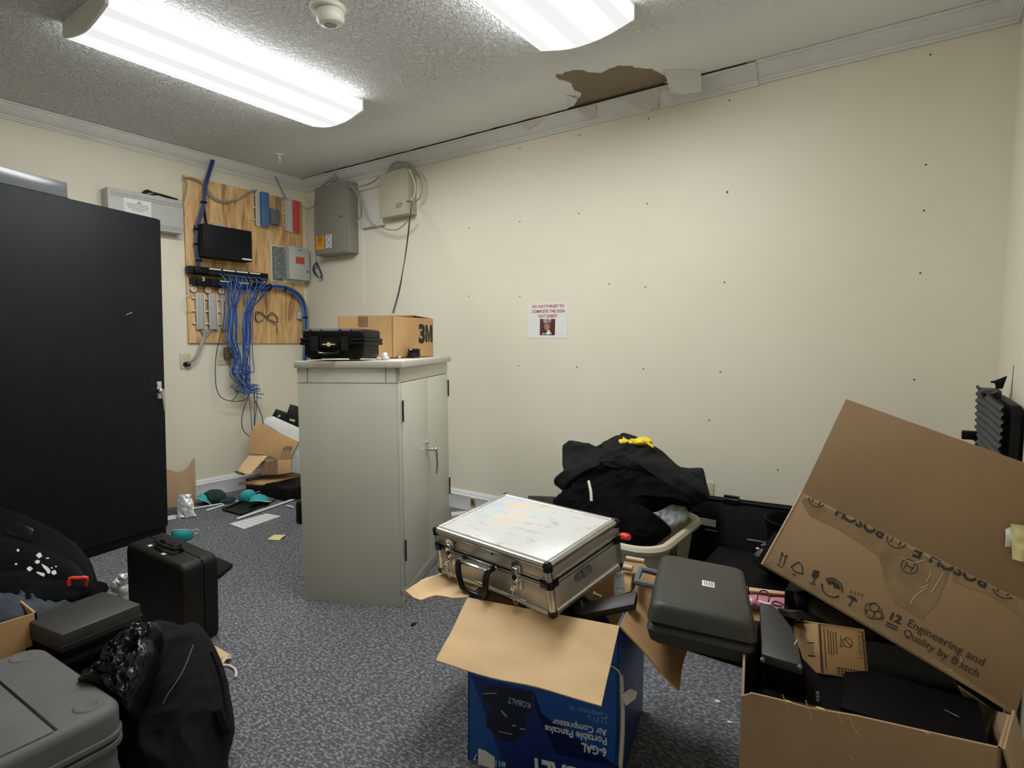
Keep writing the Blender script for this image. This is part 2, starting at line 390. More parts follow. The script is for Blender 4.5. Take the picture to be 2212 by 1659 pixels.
def add_line(b, pts, wd, m, nrm, off=.0005, closed=False):
    n = V(nrm).normalized(); pts = [V(p) for p in pts]
    if closed: pts = pts+[pts[0]]
    for a, c in zip(pts, pts[1:]):
        d = (c-a)
        if d.length < 1e-6: continue
        d.normalize(); s_ = n.cross(d)*wd/2
        b.prism([a+s_+n*off, a-s_+n*off, c-s_+n*off, c+s_+n*off], -n*off*.8, m)
def blob(name, parts, m, parent=None, voxel=.012, amp=.012, scale=9, fine=.4, seed=0, stretch=(1,1,1), floor=None, world=True, label=None):
    """soft body: overlapping ellipsoids fused into one skin, then creased"""
    tb = bmesh.new()
    for p in parts:
        c, r = V(p[0]), p[1]; R = p[2] if len(p) > 2 else M4((CR, CU, CF)).transposed()
        t = bmesh.new(); bmesh.ops.create_icosphere(t, subdivisions=3, radius=1)
        T = R.to_4x4(); T.translation = c
        bmesh.ops.transform(t, matrix=T @ M4.Diagonal((*r, 1)), verts=t.verts)
        me = bpy.data.meshes.new('x'); t.to_mesh(me); t.free(); tb.from_mesh(me); bpy.data.meshes.remove(me)
    me = bpy.data.meshes.new(name); tb.to_mesh(me); tb.free()
    o = bpy.data.objects.new('tmp', me); C.objects.link(o)
    md = o.modifiers.new('r', 'REMESH'); md.mode = 'VOXEL'; md.voxel_size = voxel
    md2 = o.modifiers.new('s', 'SMOOTH'); md2.iterations = 4; md2.factor = .6
    bpy.context.view_layer.update()
    me2 = bpy.data.meshes.new_from_object(o.evaluated_get(bpy.context.evaluated_depsgraph_get()))
    bpy.data.objects.remove(o); bpy.data.meshes.remove(me)
    sv = V((seed*3.1, seed*1.7, seed*.9)); st = V(stretch)
    cos = []
    for v in me2.vertices:
        q = V((v.co.x*st.x, v.co.y*st.y, v.co.z*st.z))*scale + sv
        q2 = q + noise.noise_vector(q*.5)*1.2
        h = (1-abs(noise.noise(q2))*2.2) + fine*(1-abs(noise.noise(q2*2.3+V((5,5,5))))*2.2) + .3*fine*noise.noise(q2*5)
        c = v.co + v.normal*amp*h
        if floor is not None and c.z < floor: c.z = floor
        cos.append(c)
    for v, c in zip(me2.vertices, cos): v.co = c
    me2.name = name; me2.materials.clear(); me2.materials.append(M[m]); me2.polygons.foreach_set('use_smooth', [True]*len(me2.polygons))
    o = bpy.data.objects.new(name, me2); C.objects.link(o)
    if parent is not None:
        o.parent = parent
        if world: o.matrix_parent_inverse = worldm(parent).inverted()
    if label: o['label'] = label
    return o
def dup(root, mtx=None, label=None, group=None):
    r = root.copy(); C.objects.link(r)
    if mtx is not None: r.matrix_basis = mtx
    if label: r['label'] = label
    if group: r['group'] = group
    for ch in [c for c in bpy.data.objects if c.parent == root]:
        c = ch.copy(); C.objects.link(c); c.parent = r
        for g in [q for q in bpy.data.objects if q.parent == ch]:
            d = g.copy(); C.objects.link(d); d.parent = c
    return r

# ------------------------------------------------------------------ the room
W, D, H = 4.475, -3.75, 2.443
b = B(); b.box(-.1, D-.1, -.05, W+.1, .1, 0); struct(b.out('floor', 'carpet'))
b = B(); b.box(-.1, 0, 0, W+.1, .1, H+.05); wall_back = struct(b.out('wall_back', 'wall'))
b = B(); b.box(-.1, D, 0, 0, 0, H+.05); struct(b.out('wall_left', 'wall'))
b = B(); b.box(W, D, 0, W+.1, 0, H+.05); struct(b.out('wall_right', 'wall'))
b = B(); b.box(-.1, D-.1, 0, W+.1, D, H+.05); struct(b.out('wall_front', 'wall'))
# ceiling: painted skin with a torn hole, bare gypsum board above it
hole_px = [(1198,160),(1216,161),(1222,155),(1240,151),(1262,152),(1270,156),(1300,157),(1315,149),(1335,142),(1366,142),(1372,147),(1408,149),(1425,157),(1437,165),(1444,178),(1448,192),
           (1420,203),(1380,212),(1345,221),(1310,230),(1285,238),(1226,236),(1223,228),(1230,221),(1250,212),(1256,203),(1240,197),(1236,184),(1228,178),(1210,174),(1201,168)]
tb = bmesh.new()
edge = []
n_e = 120                                        # ragged edge above the crown moulding
outer = [V((-.05, D-.05, 0)), V((W+.05, D-.05, 0)), V((W+.05, -.02, 0))]
nl_ = len([p for p in hole_px if p[0] <= 1448 and hole_px.index(p) <= hole_px.index((1448,192))])
rim = list(reversed(hole_px[:nl_])) + list(reversed(hole_px[hole_px.index((1226,236)):]))
rim = [at(x, y, z=H) for x, y in rim]
rimf = []
for p, q in zip(rim, rim[1:]):
    k = max(2, int((q-p).length/.010))
    for j in range(k):
        c = p.lerp(q, j/k); c += V((noise.noise(c*60), noise.noise(c*60+V((9,9,9))), 0))*.006; rimf.append(V((c.x, min(c.y, -.078), 0)))
x_hi, x_lo = rimf[0].x, rimf[-1].x; done = False
for i in range(n_e*3+1):
    x = W - i*W/(n_e*3); y = -.022
    if x_lo < x < x_hi:
        if not done: outer += rimf; done = True
        continue
    if .35 < x < 3.50: y = -.079 - .011*noise.noise(V((x*9, 0, 3))) - .006*noise.noise(V((x*45, 0, 3)))
    outer.append(V((x, y, 0)))
outer.append(V((-.05, -.02, 0)))
def loop(pts):
    vs = [tb.verts.new((p.x, p.y, H)) for p in pts]
    return [tb.edges.new((vs[i], vs[(i+1) % len(vs)])) for i in range(len(vs))]
es = loop(outer)
bmesh.ops.triangle_fill(tb, use_beauty=True, use_dissolve=False, edges=es)
res = bmesh.ops.extrude_face_region(tb, geom=tb.faces[:])
bmesh.ops.translate(tb, verts=[v for v in res['geom'] if isinstance(v, bmesh.types.BMVert)], vec=(0,0,.006))
bmesh.ops.recalc_face_normals(tb, faces=tb.faces[:])
b = B(); b.add(tb, 'ceiling'); ceiling = struct(b.out('ceiling'))
b = B(); b.box(-.1, D-.1, H+.006, W+.1, .1, H+.06); b.out('bare_board', 'bare_board', ceiling, 'brown unpainted gypsum board showing through the torn ceiling')
# paper torn from the ceiling, hanging at the hole's edge
def curl(p0, p1, q1, q0, drop, m, name, parent, th=.0012, ph=0):
    p0, p1, q1, q0 = map(V, (p0, p1, q1, q0))
    def f(u, v):
        a = p0.lerp(p1, u); c = q0.lerp(q1, u)
        wob = 1 + .12*noise.noise(V((u*5+ph, 0, 0)))
        p = a.lerp(c, v*wob); p.z -= drop*v*v + .004*noise.noise(V((u*6+ph, v*3, 1))); return p
    b = B(); b.grid(f, 18, 10, th); return b.out(name, m, parent)
hz = H-.001
def hp(x, y, dz=0): p = at(x, y, z=H); return V((p.x, min(p.y, -.02), H-.001+dz))
b = B()
def lobe(u, v):                                  # loosened paint skin, still hanging on at the ceiling, lapping over the moulding
    p = at(1436+u*78, 150+u*2, z=H); q = at(1450+u*66, 197+12*math.sin(u*2.6+.5)*(.5+.5*noise.noise(V((u*4,1,1)))), y=-.082)
    p = V((p.x, p.y, H-.001)); q = V((q.x, -.084, min(q.z, 2.43)))
    r = p.lerp(q, v); r.z -= .010*math.sin(PI*v)*(1-.5*u); return r
b.grid(lobe, 18, 12, .0012); b.out('peeling_paper', 'ceiling_paper', ceiling)
curl(hp(1222,205), hp(1224,236), hp(1240,222,-.008), hp(1248,208,-.008), .006, 'ceiling_paper', 'peeling_paper', ceiling, ph=4)

# crown moulding and baseboards: profiles swept along the walls
CROWN = [(0,2.352),(.012,2.352),(.014,2.360),(.021,2.363),(.023,2.371),(.030,2.374),(.040,2.382),(.053,2.396),(.062,2.410),(.066,2.414),(.067,2.421),(.076,2.425),(.079,2.434)]
BASE = [(.016,0),(.016,.088),(.020,.094),(.020,.100),(.014,.106),(.014,.116),(.010,.122),(.007,.129),(0,.129)]
def sweep(name, prof, axis, m, cap, lo, hi, drop=0, seg=1, ml=1, mr=1):
    """axis 'back' runs along x at y=0, 'left' along y at x=0, 'right' at x=W, 'front' at y=D; ends mitred"""
    tb = bmesh.new(); rings = []
    for i in range(seg+1):
        t = i/seg; row = []
        for d, z in prof + [(0, cap)]:
            a = lo+d*ml + (hi-d*mr-lo-d*ml)*t
            zz = z - drop
            p = {'back': (a, -d, zz), 'left': (d, -a, zz), 'right': (W-d, -a, zz), 'front': (a, D+d, zz)}[axis]
            row.append(tb.verts.new(p))
        rings.append(row)
    k = len(prof)+1
    for A, Bq in zip(rings, rings[1:]):
        for j in range(k): tb.faces.new((A[j], A[(j+1)%k], Bq[(j+1)%k], Bq[j]))
    tb.faces.new(rings[0]); tb.faces.new(rings[-1][::-1])
    bmesh.ops.recalc_face_normals(tb, faces=tb.faces[:])
    b = B(); b.add(tb, m); return struct(b.out(name))
crown_back = sweep('trim_1', CROWN, 'back', 'crown_paint', 2.434, 0, 3.536, -.001, 1, 1, 0)
sweep('trim_5', CROWN, 'back', 'crown_paint', 2.441, 3.537, W, -.007, 1, 0, 1)
sweep('trim_2', CROWN, 'left', 'crown_paint', 2.441, 0, -D, -.007)
sweep('trim_3', CROWN, 'right', 'crown_paint', 2.441, 0, -D, -.007)
sweep('trim_4', CROWN, 'front', 'crown_paint', 2.441, 0, W, -.007)
sweep('baseboard_back', BASE, 'back', 'trim_paint', 0, 0, W)
sweep('baseboard_left', BASE, 'left', 'trim_paint', 0, 0, -D)
sweep('baseboard_right', BASE, 'right', 'trim_paint', 0, 0, -D)
sweep('baseboard_front', BASE, 'front', 'trim_paint', 0, 0, W)
# torn paper over the crown, below the hole
curl(V((2.60,-.079,2.43)), V((2.72,-.079,2.432)), V((2.70,-.05,2.375)), V((2.66,-.04,2.36)), -.012, 'torn_paper', 'peeling_paper', crown_back, ph=1)
curl(V((2.86,-.079,2.432)), V((3.08,-.078,2.432)), V((3.04,-.018,2.335)), V((2.96,-.02,2.35)), -.015, 'torn_paper', 'peeling_paper', crown_back, ph=7)
curl(V((2.20,-.079,2.43)), V((2.38,-.079,2.43)), V((2.31,-.05,2.385)), V((2.26,-.05,2.38)), -.012, 'torn_paper', 'peeling_paper', crown_back, ph=3)

# nail holes in the back wall, on the studs
for x, y in [(1013,493),(1123,479),(1250,461),(1398,440),(1571,415),(2000,356),(1996,455),(1988,590),(1975,820),(1013,640),(1123,640),(1316,614),(1394,620),(1565,610),(1120,790),(1246,793),(1390,797),(1556,803),
             (2010,118),(1576,217),(1401,256),(1252,292),(1123,320),(1532,908),(1680,1015)]:
    p = at(x, y, y=0); b = B(); r_ = .006 if y == 415 else .0042
    b.cyl((p.x, -.0008, p.z), (p.x, .0004, p.z), r_, n=8); b.out('nail_hole', 'seam', wall_back)
# taped seam in the plaster of the back wall, and the wall socket behind the clothes
b = B(); px = [(783,480),(785,540),(786,600),(787,660)]
b.tube([at(x, y, y=-.0005) for x, y in px], .0022, n=6); b.out('plaster_seam', 'trim_paint', wall_back)

# ------------------------------------------------------------------ ceiling lights
def light(x, y, label):
    t = thing('ceiling_light', label, 'ceiling light', (x, y, H), 0, 'fluorescent ceiling lights')
    b = B(); b.box(-.205,-.60,-.02,.205,.60,0,.003); b.out('housing', 'offwhite', t)
    def prof(k=0):
        o = [(-.212+k,-.012),(-.212+k,-.062)]
        for i in range(1, 12):
            u = i/12; o.append((-.212+k + u*(.424-2*k), -.062-.034*math.sin(PI*u)))
        return o + [(.212-k,-.062),(.212-k,-.012)]
    b = B(); P = prof(); tb = bmesh.new(); A = [tb.verts.new((a,-.597,z)) for a, z in P]; Q = [tb.verts.new((a,.597,z)) for a, z in P]
    for i in range(len(P)-1): tb.faces.new((A[i],A[i+1],Q[i+1],Q[i]))
    bmesh.ops.recalc_face_normals(tb, faces=tb.faces[:]); b.add(tb, 'lens'); b.out('lens', None, t)
    for s_ in (-1, 1):
        b = B(); b.prism([(a*1.006, s_*.597, z-.001 if z < -.02 else -.001) for a, z in P], (0, s_*.013, 0), bev=.0015); b.out('end_cap', 'white_card', t)
    return t
light(1.485, -1.425, 'long lit fluorescent ceiling light over the cabinets, nearest the left wall')
light(3.045, -1.415, 'lit fluorescent ceiling light beside the torn ceiling, nearer the right wall')

t = thing('smoke_detector', 'cream round smoke detector hanging loose from its ceiling base between the lights', 'smoke detector', (2.262,-1.475,H))
b = B(); b.lathe([(.0,0),(.068,0),(.07,-.006),(.066,-.016),(.058,-.019),(0,-.019)][::-1]); b.out('base', 'detector', t)
b = B(); T = M4.Translation((.006,.004,-.03)) @ M4.Rotation(.16, 4, 'X'); b.lathe([(0,.014),(.052,.012),(.056,.0),(.054,-.022),(.046,-.032),(.030,-.036),(0,-.036)], T=T); b.out('cover', 'detector', t)
b = B(); b.lathe([(0,0),(.024,0),(.024,-.0015),(0,-.0015)], T=T @ M4.Translation((-.004,0,-.037))); b.out('sensor_grille', 'grey_plastic', t)
p = at(604, 334, z=H)
t = thing('sprinkler', 'tiny white fire sprinkler head on the ceiling near the far corner', 'sprinkler', (p.x, p.y, H))
b = B(); b.lathe([(0,0),(.03,0),(.028,-.006),(.008,-.008),(.007,-.03),(0,-.03)][::-1]); b.out('escutcheon', 'trim_paint', t)
b = B(); b.tube([(-.008,0,-.03),(-.012,0,-.045),(0,0,-.06),(.012,0,-.045),(.008,0,-.03)], .0025, n=6); b.lathe([(0,-.058),(.014,-.06),(0,-.062)]); b.out('deflector', 'trim_paint', t)

# ------------------------------------------------------------------ black steel locker
a = V((-.22,.975,0)).normalized(); yaw = math.atan2(a.y, a.x)
# local x runs along the door towards the far end, local y into the locker (towards the left wall)
LR = V((.638,-1.433,0)); Ld = a
LX = LR - Ld*.914
mt = M4.Rotation(yaw, 4, 'Z'); mt.translation = LX
mt = M4.Translation(LR) @ M4.Rotation(math.radians(-1.1), 4, V((0.8,.55,0)).normalized()) @ M4.Translation(-LR) @ mt
t = thing('storage_locker', 'tall black steel storage locker by the left wall with a chrome lever handle', 'locker', mtx=mt)
b = B(); b.box(0, 0.001, 0, .914, .43, 1.83, .004); b.out('body', 'black_steel', t)
b = B(); b.box(.004,-.018,.05,.912,0,1.822,.003); dr = b.out('door', 'black_steel', t)
b = B(); b.box(.862,-.022,.80,.892,-.018,.90,.002); b.cyl((.877,-.018,.845),(.877,-.040,.845),.017); b.ball((.877,-.04,.845),.017,sc=(1,.5,1))
b.cyl((.868,-.03,.882),(.868,-.019,.882),.010)
b.tube([(.877,-.043,.848),(.880,-.05,.80),(.884,-.052,.735)], [.009,.007,.006], n=10); b.out('handle', 'chrome', dr)
b = B(); add_line(b, [(.70,-.018,1.27),(.735,-.018,1.285)], .002, 'white_marks', (0,-1,0)); b.out('scratch', None, dr)
t2 = thing('steel_tray', 'shallow glossy dark tray lying on top of the tall black locker', 'tray', mtx=mt @ M4.Translation((0,0,1.8305)))
b = B(); b.box(-.1,.012,0,.445,.34,.078,.003); b.out('tray_body', 'tray_steel', t2)
b = B(); b.tube([(-.1,.010,.004),(.445,.010,.004)], .0022, n=6, sm=1); b.out('edge_trim', 'chrome', t2)

# ------------------------------------------------------------------ grey-green steel cabinet
A0 = V((2.464,-1.289,0)); dd_ = V((-.446,.894,0)).normalized()
mt = M4.Rotation(math.atan2(dd_.y, dd_.x), 4, 'Z'); mt.translation = A0      # local x along the doors, local y towards the side left in the picture
mt = M4.Translation(A0) @ M4.Rotation(math.radians(-.75), 4, CF) @ M4.Translation(-A0) @ mt
t = thing('steel_cabinet', 'grey green double-door steel cabinet with a laminate top', 'cabinet', mtx=mt)
CW, CD, CH = .765, .455, 1.028
b = B(); b.box(.02,.03,0,CW-.02,CD-.01,.07); b.out('plinth', 'grey_green_steel', t)
b = B()
b.box(0,0,0,CW,.02,CH-.0) if False else None
b.box(0,.012,.0,CW,CD,CH,.003)
b.box(0,0,0,.016,.014,CH,.002); b.box(CW-.014,0,0,CW,.014,CH,.002); b.box(0,0,CH-.062,CW,.014,CH,.002); b.box(0,0,.05,CW,.014,.085,.002)
b.out('body', 'grey_green_steel', t)
b = B(); b.box(-.0012,.0,CH-.064,.0,CD,CH-.0625); b.box(-.0012,.055,CH-.062,0,.057,CH); b.box(-.0012,.405,CH-.062,0,.407,CH); b.out('panel_seam', 'seam', t)
d1 = None
for k, (x0, x1) in enumerate(((.020,.380),(.384,CW-.016))):
    b = B(); b.box(x0, -.006, .09, x1, .011, CH-.066, .003); dr = b.out('door', 'grey_green_steel', t)
    hx = x0-.002 if k == 0 else x1+.002
    for z in (.20,.80) if k == 0 else (.30,.84):
        b = B(); b.cyl((hx,-.009,z),(hx,-.009,z+.09),.004,n=8); b.out('hinge', 'dark_slot', dr)
    if k == 0: d1 = dr
b = B(); b.box(.350,-.010,.585,.376,-.006,.655,.002)
b.cyl((.363,-.006,.62),(.363,-.045,.62),.010); b.ball((.363,-.046,.62),.012)
b.tube([(.363,-.046,.62),(.363,-.052,.56),(.364,-.048,.50)], [.008,.006,.006], n=10); b.cyl((.35,-.006,.655),(.35,-.022,.655),.007)
b.out('handle', 'chrome', d1)
b = B(); b.box(-.012,-.018,CH,CW+.018,CD+.006,CH+.028,.002); b.out('top', 'laminate_top', t)
TOPZ = CH+.0285
def on_cab(px, py):     # a place on the cabinet top as seen
    return mt @ V(((mt.inverted() @ at(px, py, z=1.060)).x, (mt.inverted() @ at(px, py, z=1.060)).y, TOPZ))

# black hard case on the cabinet
def hard_case(name, label, mtx, dx, dy, dz, m='black_plastic', cat='hard case', latches=2, group=None):
    t = thing(name, label, cat, mtx=mtx, group=group)
    zs = dz*.60
    b = B(); b.box(.012,.012,.004,dx-.012,dy-.012,zs,.018,seg=3); b.box(.0,.0,zs-.016,dx,dy,zs-.001,.006); b.box(.006,.006,zs-.01,dx-.006,dy-.006,zs+.01)
    for q in (.2,.8): b.box(dx*q-.02,.02,0,dx*q+.02,.05,.01,.003); b.box(dx*q-.02,dy-.05,0,dx*q+.02,dy-.02,.01,.003)
    b.out('base', m, t)
    b = B(); b.box(.008,.008,zs+.004,dx-.008,dy-.008,dz,.014,seg=3); b.box(.0,.0,zs+.001,dx,dy,zs+.014,.006)
    b.box(.03,.03,dz-.004,dx-.03,dy-.03,dz+.002,.002)
    b.out('lid', m, t); return t, zs
cm = mt @ M4.Identity(4)
P0 = mt @ V((mt.inverted() @ V((2.063,-1.512,1.06))).xy.to_3d()); P0.z = 1.0585
t, zs = hard_case('hard_case', 'black moulded hard case with two latches on the steel cabinet', pose(0,-.3,30,P0), .285,.245,.128)
for x in (.055,.185):
    b = B(); b.box(x,-.012,zs-.042,x+.034,.002,zs+.022,.003); b.box(x-.008,-.006,zs-.02,x-.003,.0,dz_ if False else .126,.001); b.out('latch', 'black_gloss', t)
    for xx in (x-.006, x+.040): 
        b = B(); b.tube([(xx,-.004,zs-.01),(xx,-.004,zs+.02),(xx,.008,.128)], .0022, n=6, sm=1); b.out('rib', 'black_gloss', t)
b = B(); b.tube([(.088,-.006,.040),(.092,-.022,.030),(.115,-.03,.026),(.15,-.03,.026),(.172,-.022,.030),(.176,-.006,.040)], .0055, n=8); b.out('handle', 'black_gloss', t)
b = B(); b.box(.092,-.012,.048,.176,.0,.080,.003); b.out('nameplate', 'black_plastic', t)
b = B(); b.box(.106,-.0132,.0615,.162,-.012,.0665); b.lathe([(0,.001),(.0090,.001),(.0090,-.001),(0,-.001)], T=M4.Translation((.134,-.0138,.064)) @ M4.Rotation(PI/2,4,'X')); b.out('badge', 'sticky_yellow', t, 'cream badge with a round centre')

# 3M carton
mt3 = pose(0,0,9.6,(1.819,-1.103,1.0585)); inv3 = mt3.inverted()
t = thing('cardboard_box', 'brown cardboard box with bold black printing, on the steel cabinet', 'cardboard box', mtx=mt3)
bx, by, bz = .337,.348,.20
b = B()
b.box(0,0,0,bx,.004,bz); b.box(0,by-.004,0,bx,by,bz); b.box(0,0,0,.004,by,bz); b.box(bx-.004,0,0,bx,by,bz); b.box(0,0,0,bx,by,.004); b.out('carton_body', 'kraft', t)
b = B(); T = M4.Translation((0,.0,bz)) @ M4.Rotation(.03,4,'X'); b.box(.0,.0,0,bx,by*.5,.003,T=T); b.out('flap', 'kraft', t)
b = B(); T = M4.Translation((0,by,bz)) @ M4.Rotation(-.06,4,'X'); b.box(.01,-by*.5,0,bx-.01,0,.003,T=T); b.out('flap', 'kraft', t)
b = B(); b.box(bx*.15,-.0012,bz-.045,bx*.6,0,bz-.0,m='kraft_edge') if False else None
add_text(b, '3', (bx,by*.62,.076), (bx,by*.785,.076), (1,0,0), 'ink', .05, 1.02)
add_poly(b, [(bx, by*(.795+.185*u), .076+.090*v) for u, v in ((0,0),(0,1),(.30,1),(.5,.40),(.70,1),(1,1),(1,0),(.74,0),(.74,.62),(.57,0),(.43,0),(.26,.62),(.26,0))], 'ink', (1,0,0), .0006)
b.cyl((bx,by*.93,.035),(bx+.0006,by*.93,.035),.003,n=8,m='ink'); b.out('printing', None, t)
b = B(); b.box(bx*.38,-.0008,bz-.05,bx*.56,.0,bz,.0); b.box(bx*.38,0,bz+.003,bx*.56,by*.35,bz+.0045); b.out('tape', 'tape', t)
# small things on the cabinet
p = mt3 @ V((.337+.042,.115,.0005))
t = thing('lens_cap', 'small round black lidded pot in front of the cardboard box on the cabinet', 'pot', tuple(p))
b = B(); b.lathe([(0,0),(.030,0),(.0315,.003),(.0315,.026),(.029,.028),(.029,.030),(.0305,.031),(.0305,.040),(.027,.043),(0,.043)]); b.out('pot_body', 'black_gloss', t)
b = B(); b.box(-.008,-.0318,.036,.006,-.030,.041,.001,T=M4.Rotation(.3,4,'Z')); b.out('label_strip', 'white_card', t)
t.name = 'lidded_pot'
p = on_cab(831,775)
o = blob('tissue', [(p+V((0,0,.014)), (.012,.016,.012)), (p+V((.008,.0,.006)), (.014,.008,.012)), (p+V((-.02,-.012,.004)), (.016,.004,.01))], 'white_card', voxel=.003, amp=.004, scale=60, floor=p.z, seed=2)
tag(o, 'crumpled white tissue on the cabinet beside the black hard case', 'tissue')
p = on_cab(851,772)
t = thing('marker_pen', 'short blue marker pen lying on the cabinet top', 'pen', tuple(p), .5)
b = B(); b.cyl((-.028,0,.0065),(.022,0,.0065),.0062,n=12); b.out('barrel', 'blue_cable', t)
b = B(); b.cyl((.022,0,.0065),(.034,0,.0065),.005,n=12); b.out('tip', 'sticky_yellow', t)

# ------------------------------------------------------------------ left wall: plywood board and telephone gear
t = thing('plywood_board', 'tall plywood backing board screwed to the left wall near the corner', 'board', (0,-.5,1.7))
b = B(); b.box(.001,-.972,1.118,.019,-.036,2.272,.001)
b.out('panel', 'plywood', t, world=True)
# long grey terminal enclosure
t = thing('terminal_enclosure', 'long pale grey vented enclosure on the left wall, partly behind the black locker', 'enclosure', (0,-1.24,1.85))
b = B(); b.box(0,-1.462,1.857,.09,-1.016,2.078,.006); b.out('enclosure_body', 'light_plastic', t, world=True)
b = B()
for i in range(30):
    y = -1.44+i*.0143
    b.box(.0905,y,2.045,.0915,y+.007,2.052,m='enclosure_grey'); b.box(.0905,y,2.030,.0915,y+.007,2.037,m='enclosure_grey'); b.box(.0905,y,1.872,.0915,y+.007,1.880,m='enclosure_grey'); b.box(.0905,y,1.888,.0915,y+.007,1.895,m='enclosure_grey')
b.out('vent_slots', None, t, world=True)
b = B(); b.box(.0905,-1.375,1.93,.0915,-1.215,2.030,.0003,m='paper'); n_ = (1,0,0)
add_poly(b, [(.0915,-1.30,2.005),(.0915,-1.27,2.005),(.0915,-1.285,2.020)], 'enclosure_grey', n_)
for i, (y0, y1) in enumerate(((-1.355,-1.235),(-1.36,-1.23),(-1.35,-1.24),(-1.33,-1.26))): add_line(b, [(.0915,y0,1.997-i*.012),(.0915,y1,1.997-i*.012)], .004, 'enclosure_grey', n_)
b.out('label_card', None, t, world=True)
t = thing('cable_coil', 'coil of black cable lying on top of the pale grey enclosure', 'cable coil', (.05,-1.14,2.08))
b = B()
for i in range(3): b.tube([(.04,-1.25+i*.01,2.083),(.045,-1.22,2.112-i*.008),(.05,-1.18,2.104),(.05,-1.12,2.093+i*.004),(.055,-1.03,2.084+i*.003)], .0045, n=6)
b.tube([(.05,-1.20,2.085),(.05,-1.14,2.10),(.05,-1.07,2.086)], .007, n=6); b.out('coiled_cable', 'black_cable', t, world=True)
t = thing('wall_box', 'plain black metal box mounted in the middle of the plywood board', 'wall box', (.02,-.735,1.72))
b = B(); b.box(.019,-.914,1.718,.145,-.556,1.942,.005); b.out('housing', 'grey_black_plastic' if False else 'black_steel', t, world=True)
b = B(); b.box(.1452,-.635,1.727,.1460,-.563,1.738); b.out('label_strip', 'paper', t, world=True)
b = B(); b.box(.019,-.80,1.944,.06,-.70,1.972,.004); b.box(.05,-.78,1.944,.055,-.72,1.98); b.out('bracket', 'enclosure_beige', t, world=True)
# patch panels
def patch(x, y0, y1, z0, z1, label, strips):
    t = thing('patch_panel', label, 'patch panel', (.019,(y0+y1)/2,z0), 0, 'patch panels on the plywood board')
    b = B(); b.box(.02,y0,z0,x,y1,z1,.003); b.box(.02,y0+.02,z0+.004,x+.02,y0+.12,z1-.004,.004); b.out('panel_body', 'black_plastic', t, world=True)
    b = B()
    for a_, c_ in strips: b.box(x+.0002,a_,z1-.013,x+.0012,c_,z1-.004)
    b.out('label_strip', 'paper', t, world=True)
    b = B()
    for i in range(20): 
        y = y0+.13+i*(y1-y0-.17)/20; b.box(x+.0002,y,z0+.010,x+.001,y+.012,z0+.024)
    b.out('ports', 'dark_slot', t, world=True); return t
patch(.098,-.982,-.403,1.598,1.650,'upper black patch panel with four bright label strips, on the plywood board',[(-.86,-.77),(-.757,-.667),(-.655,-.565),(-.553,-.47)])
patch(.080,-.958,-.376,1.520,1.572,'lower black patch panel marked with a pale digit, below the upper one',[(-.77,-.70),(-.63,-.55)])
pp = [o for o in bpy.data.objects if o.name.startswith('patch_panel')][-1]
b = B(); add_text(b, '5', (.1002,-.905,1.553), (.1002,-.889,1.553), (1,0,0), 'paper', .02); b.out('lettering', None, pp, world=True)
# punch-down blocks with wire spools
def pblock(y0, w_, z0, z1, label, cover=None):
    t = thing('connection_block', label, 'connection block', (.019,y0+w_/2,z0), 0, 'wiring connection blocks on the plywood board')
    b = B(); b.box(.02,y0,z0,.032,y0+w_,z1,.002); b.box(.02,y0,z0,.050,y0+.008,z1,.002); b.box(.02,y0+w_-.008,z0,.050,y0+w_,z1,.002)
    for k in range(3): 
        z = z0+(z1-z0)*(.15+.35*k); b.box(.02,y0-.022,z,.036,y0-.002,z+.010,.001)
    b.out('frame', 'offwhite', t, world=True)
    if cover is None:
        b = B(); b.box(.03,y0+.012,z0+.004,.046,y0+w_-.012,z1-.004,.001); b.out('terminal_strip', 'terminal', t, world=True)
    else:
        b = B(); b.box(.045,y0+cover[1],z0+.002,.075,y0+cover[2],z1-.002,.006); b.out('cover', cover[0], t, world=True)
    return t
for i, y in enumerate((-.925,-.835,-.745)):
    pblock(y, .060, 1.214, 1.466, ('leftmost','second from left','third from left')[i]+' pale terminal block in the row under the patch panels')
pblock(-.456,.096,2.010,2.272,'terminal block with a blue cover, top right of the plywood board',('blue_plastic',.030,.094))
pblock(-.205,.112,2.012,2.262,'terminal block with a red cover, at the right edge of the plywood board',('red_plastic',.062,.108))
t = thing('junction_module', 'small grey plastic module between the blue and red blocks', 'module', (.02,-.3,2.05))
b = B(); b.box(.019,-.345,2.045,.062,-.268,2.160,.006); b.tube([(.055,-.350,2.165),(.055,-.355,2.05),(.055,-.345,2.035),(.055,-.29,2.03)],.004,n=6); b.out('module_body', 'grey_plastic', t, world=True)
for i, (x, y) in enumerate(((418,624),(449,626),(478,628))):
    p = at(x, y, x=.045)
    t = thing('cable_spool', ('white','second','third')[i]+' round wire guide spool above the terminal blocks'+(', the leftmost' if i == 0 else ', counted from the left'), 'spool', (.02,p.y,p.z), 0, 'wire guide spools above the terminal blocks')
    T = M4.Translation((.020,p.y,p.z)) @ M4.Rotation(PI/2,4,'Y')
    b = B(); b.lathe([(.003,0),(.014,0),(.014,.004),(.008,.006),(.008,.022),(.020,.024),(.022,.028),(.006,.031),(.005,.026),(.003,.026)],T=T); b.out('spool_body', 'offwhite', t, world=True)
    b = B(); b.lathe([(0,.027),(.006,.027),(.006,.0315),(0,.0315)],T=T); b.out('screw', 'brass', t, world=True)
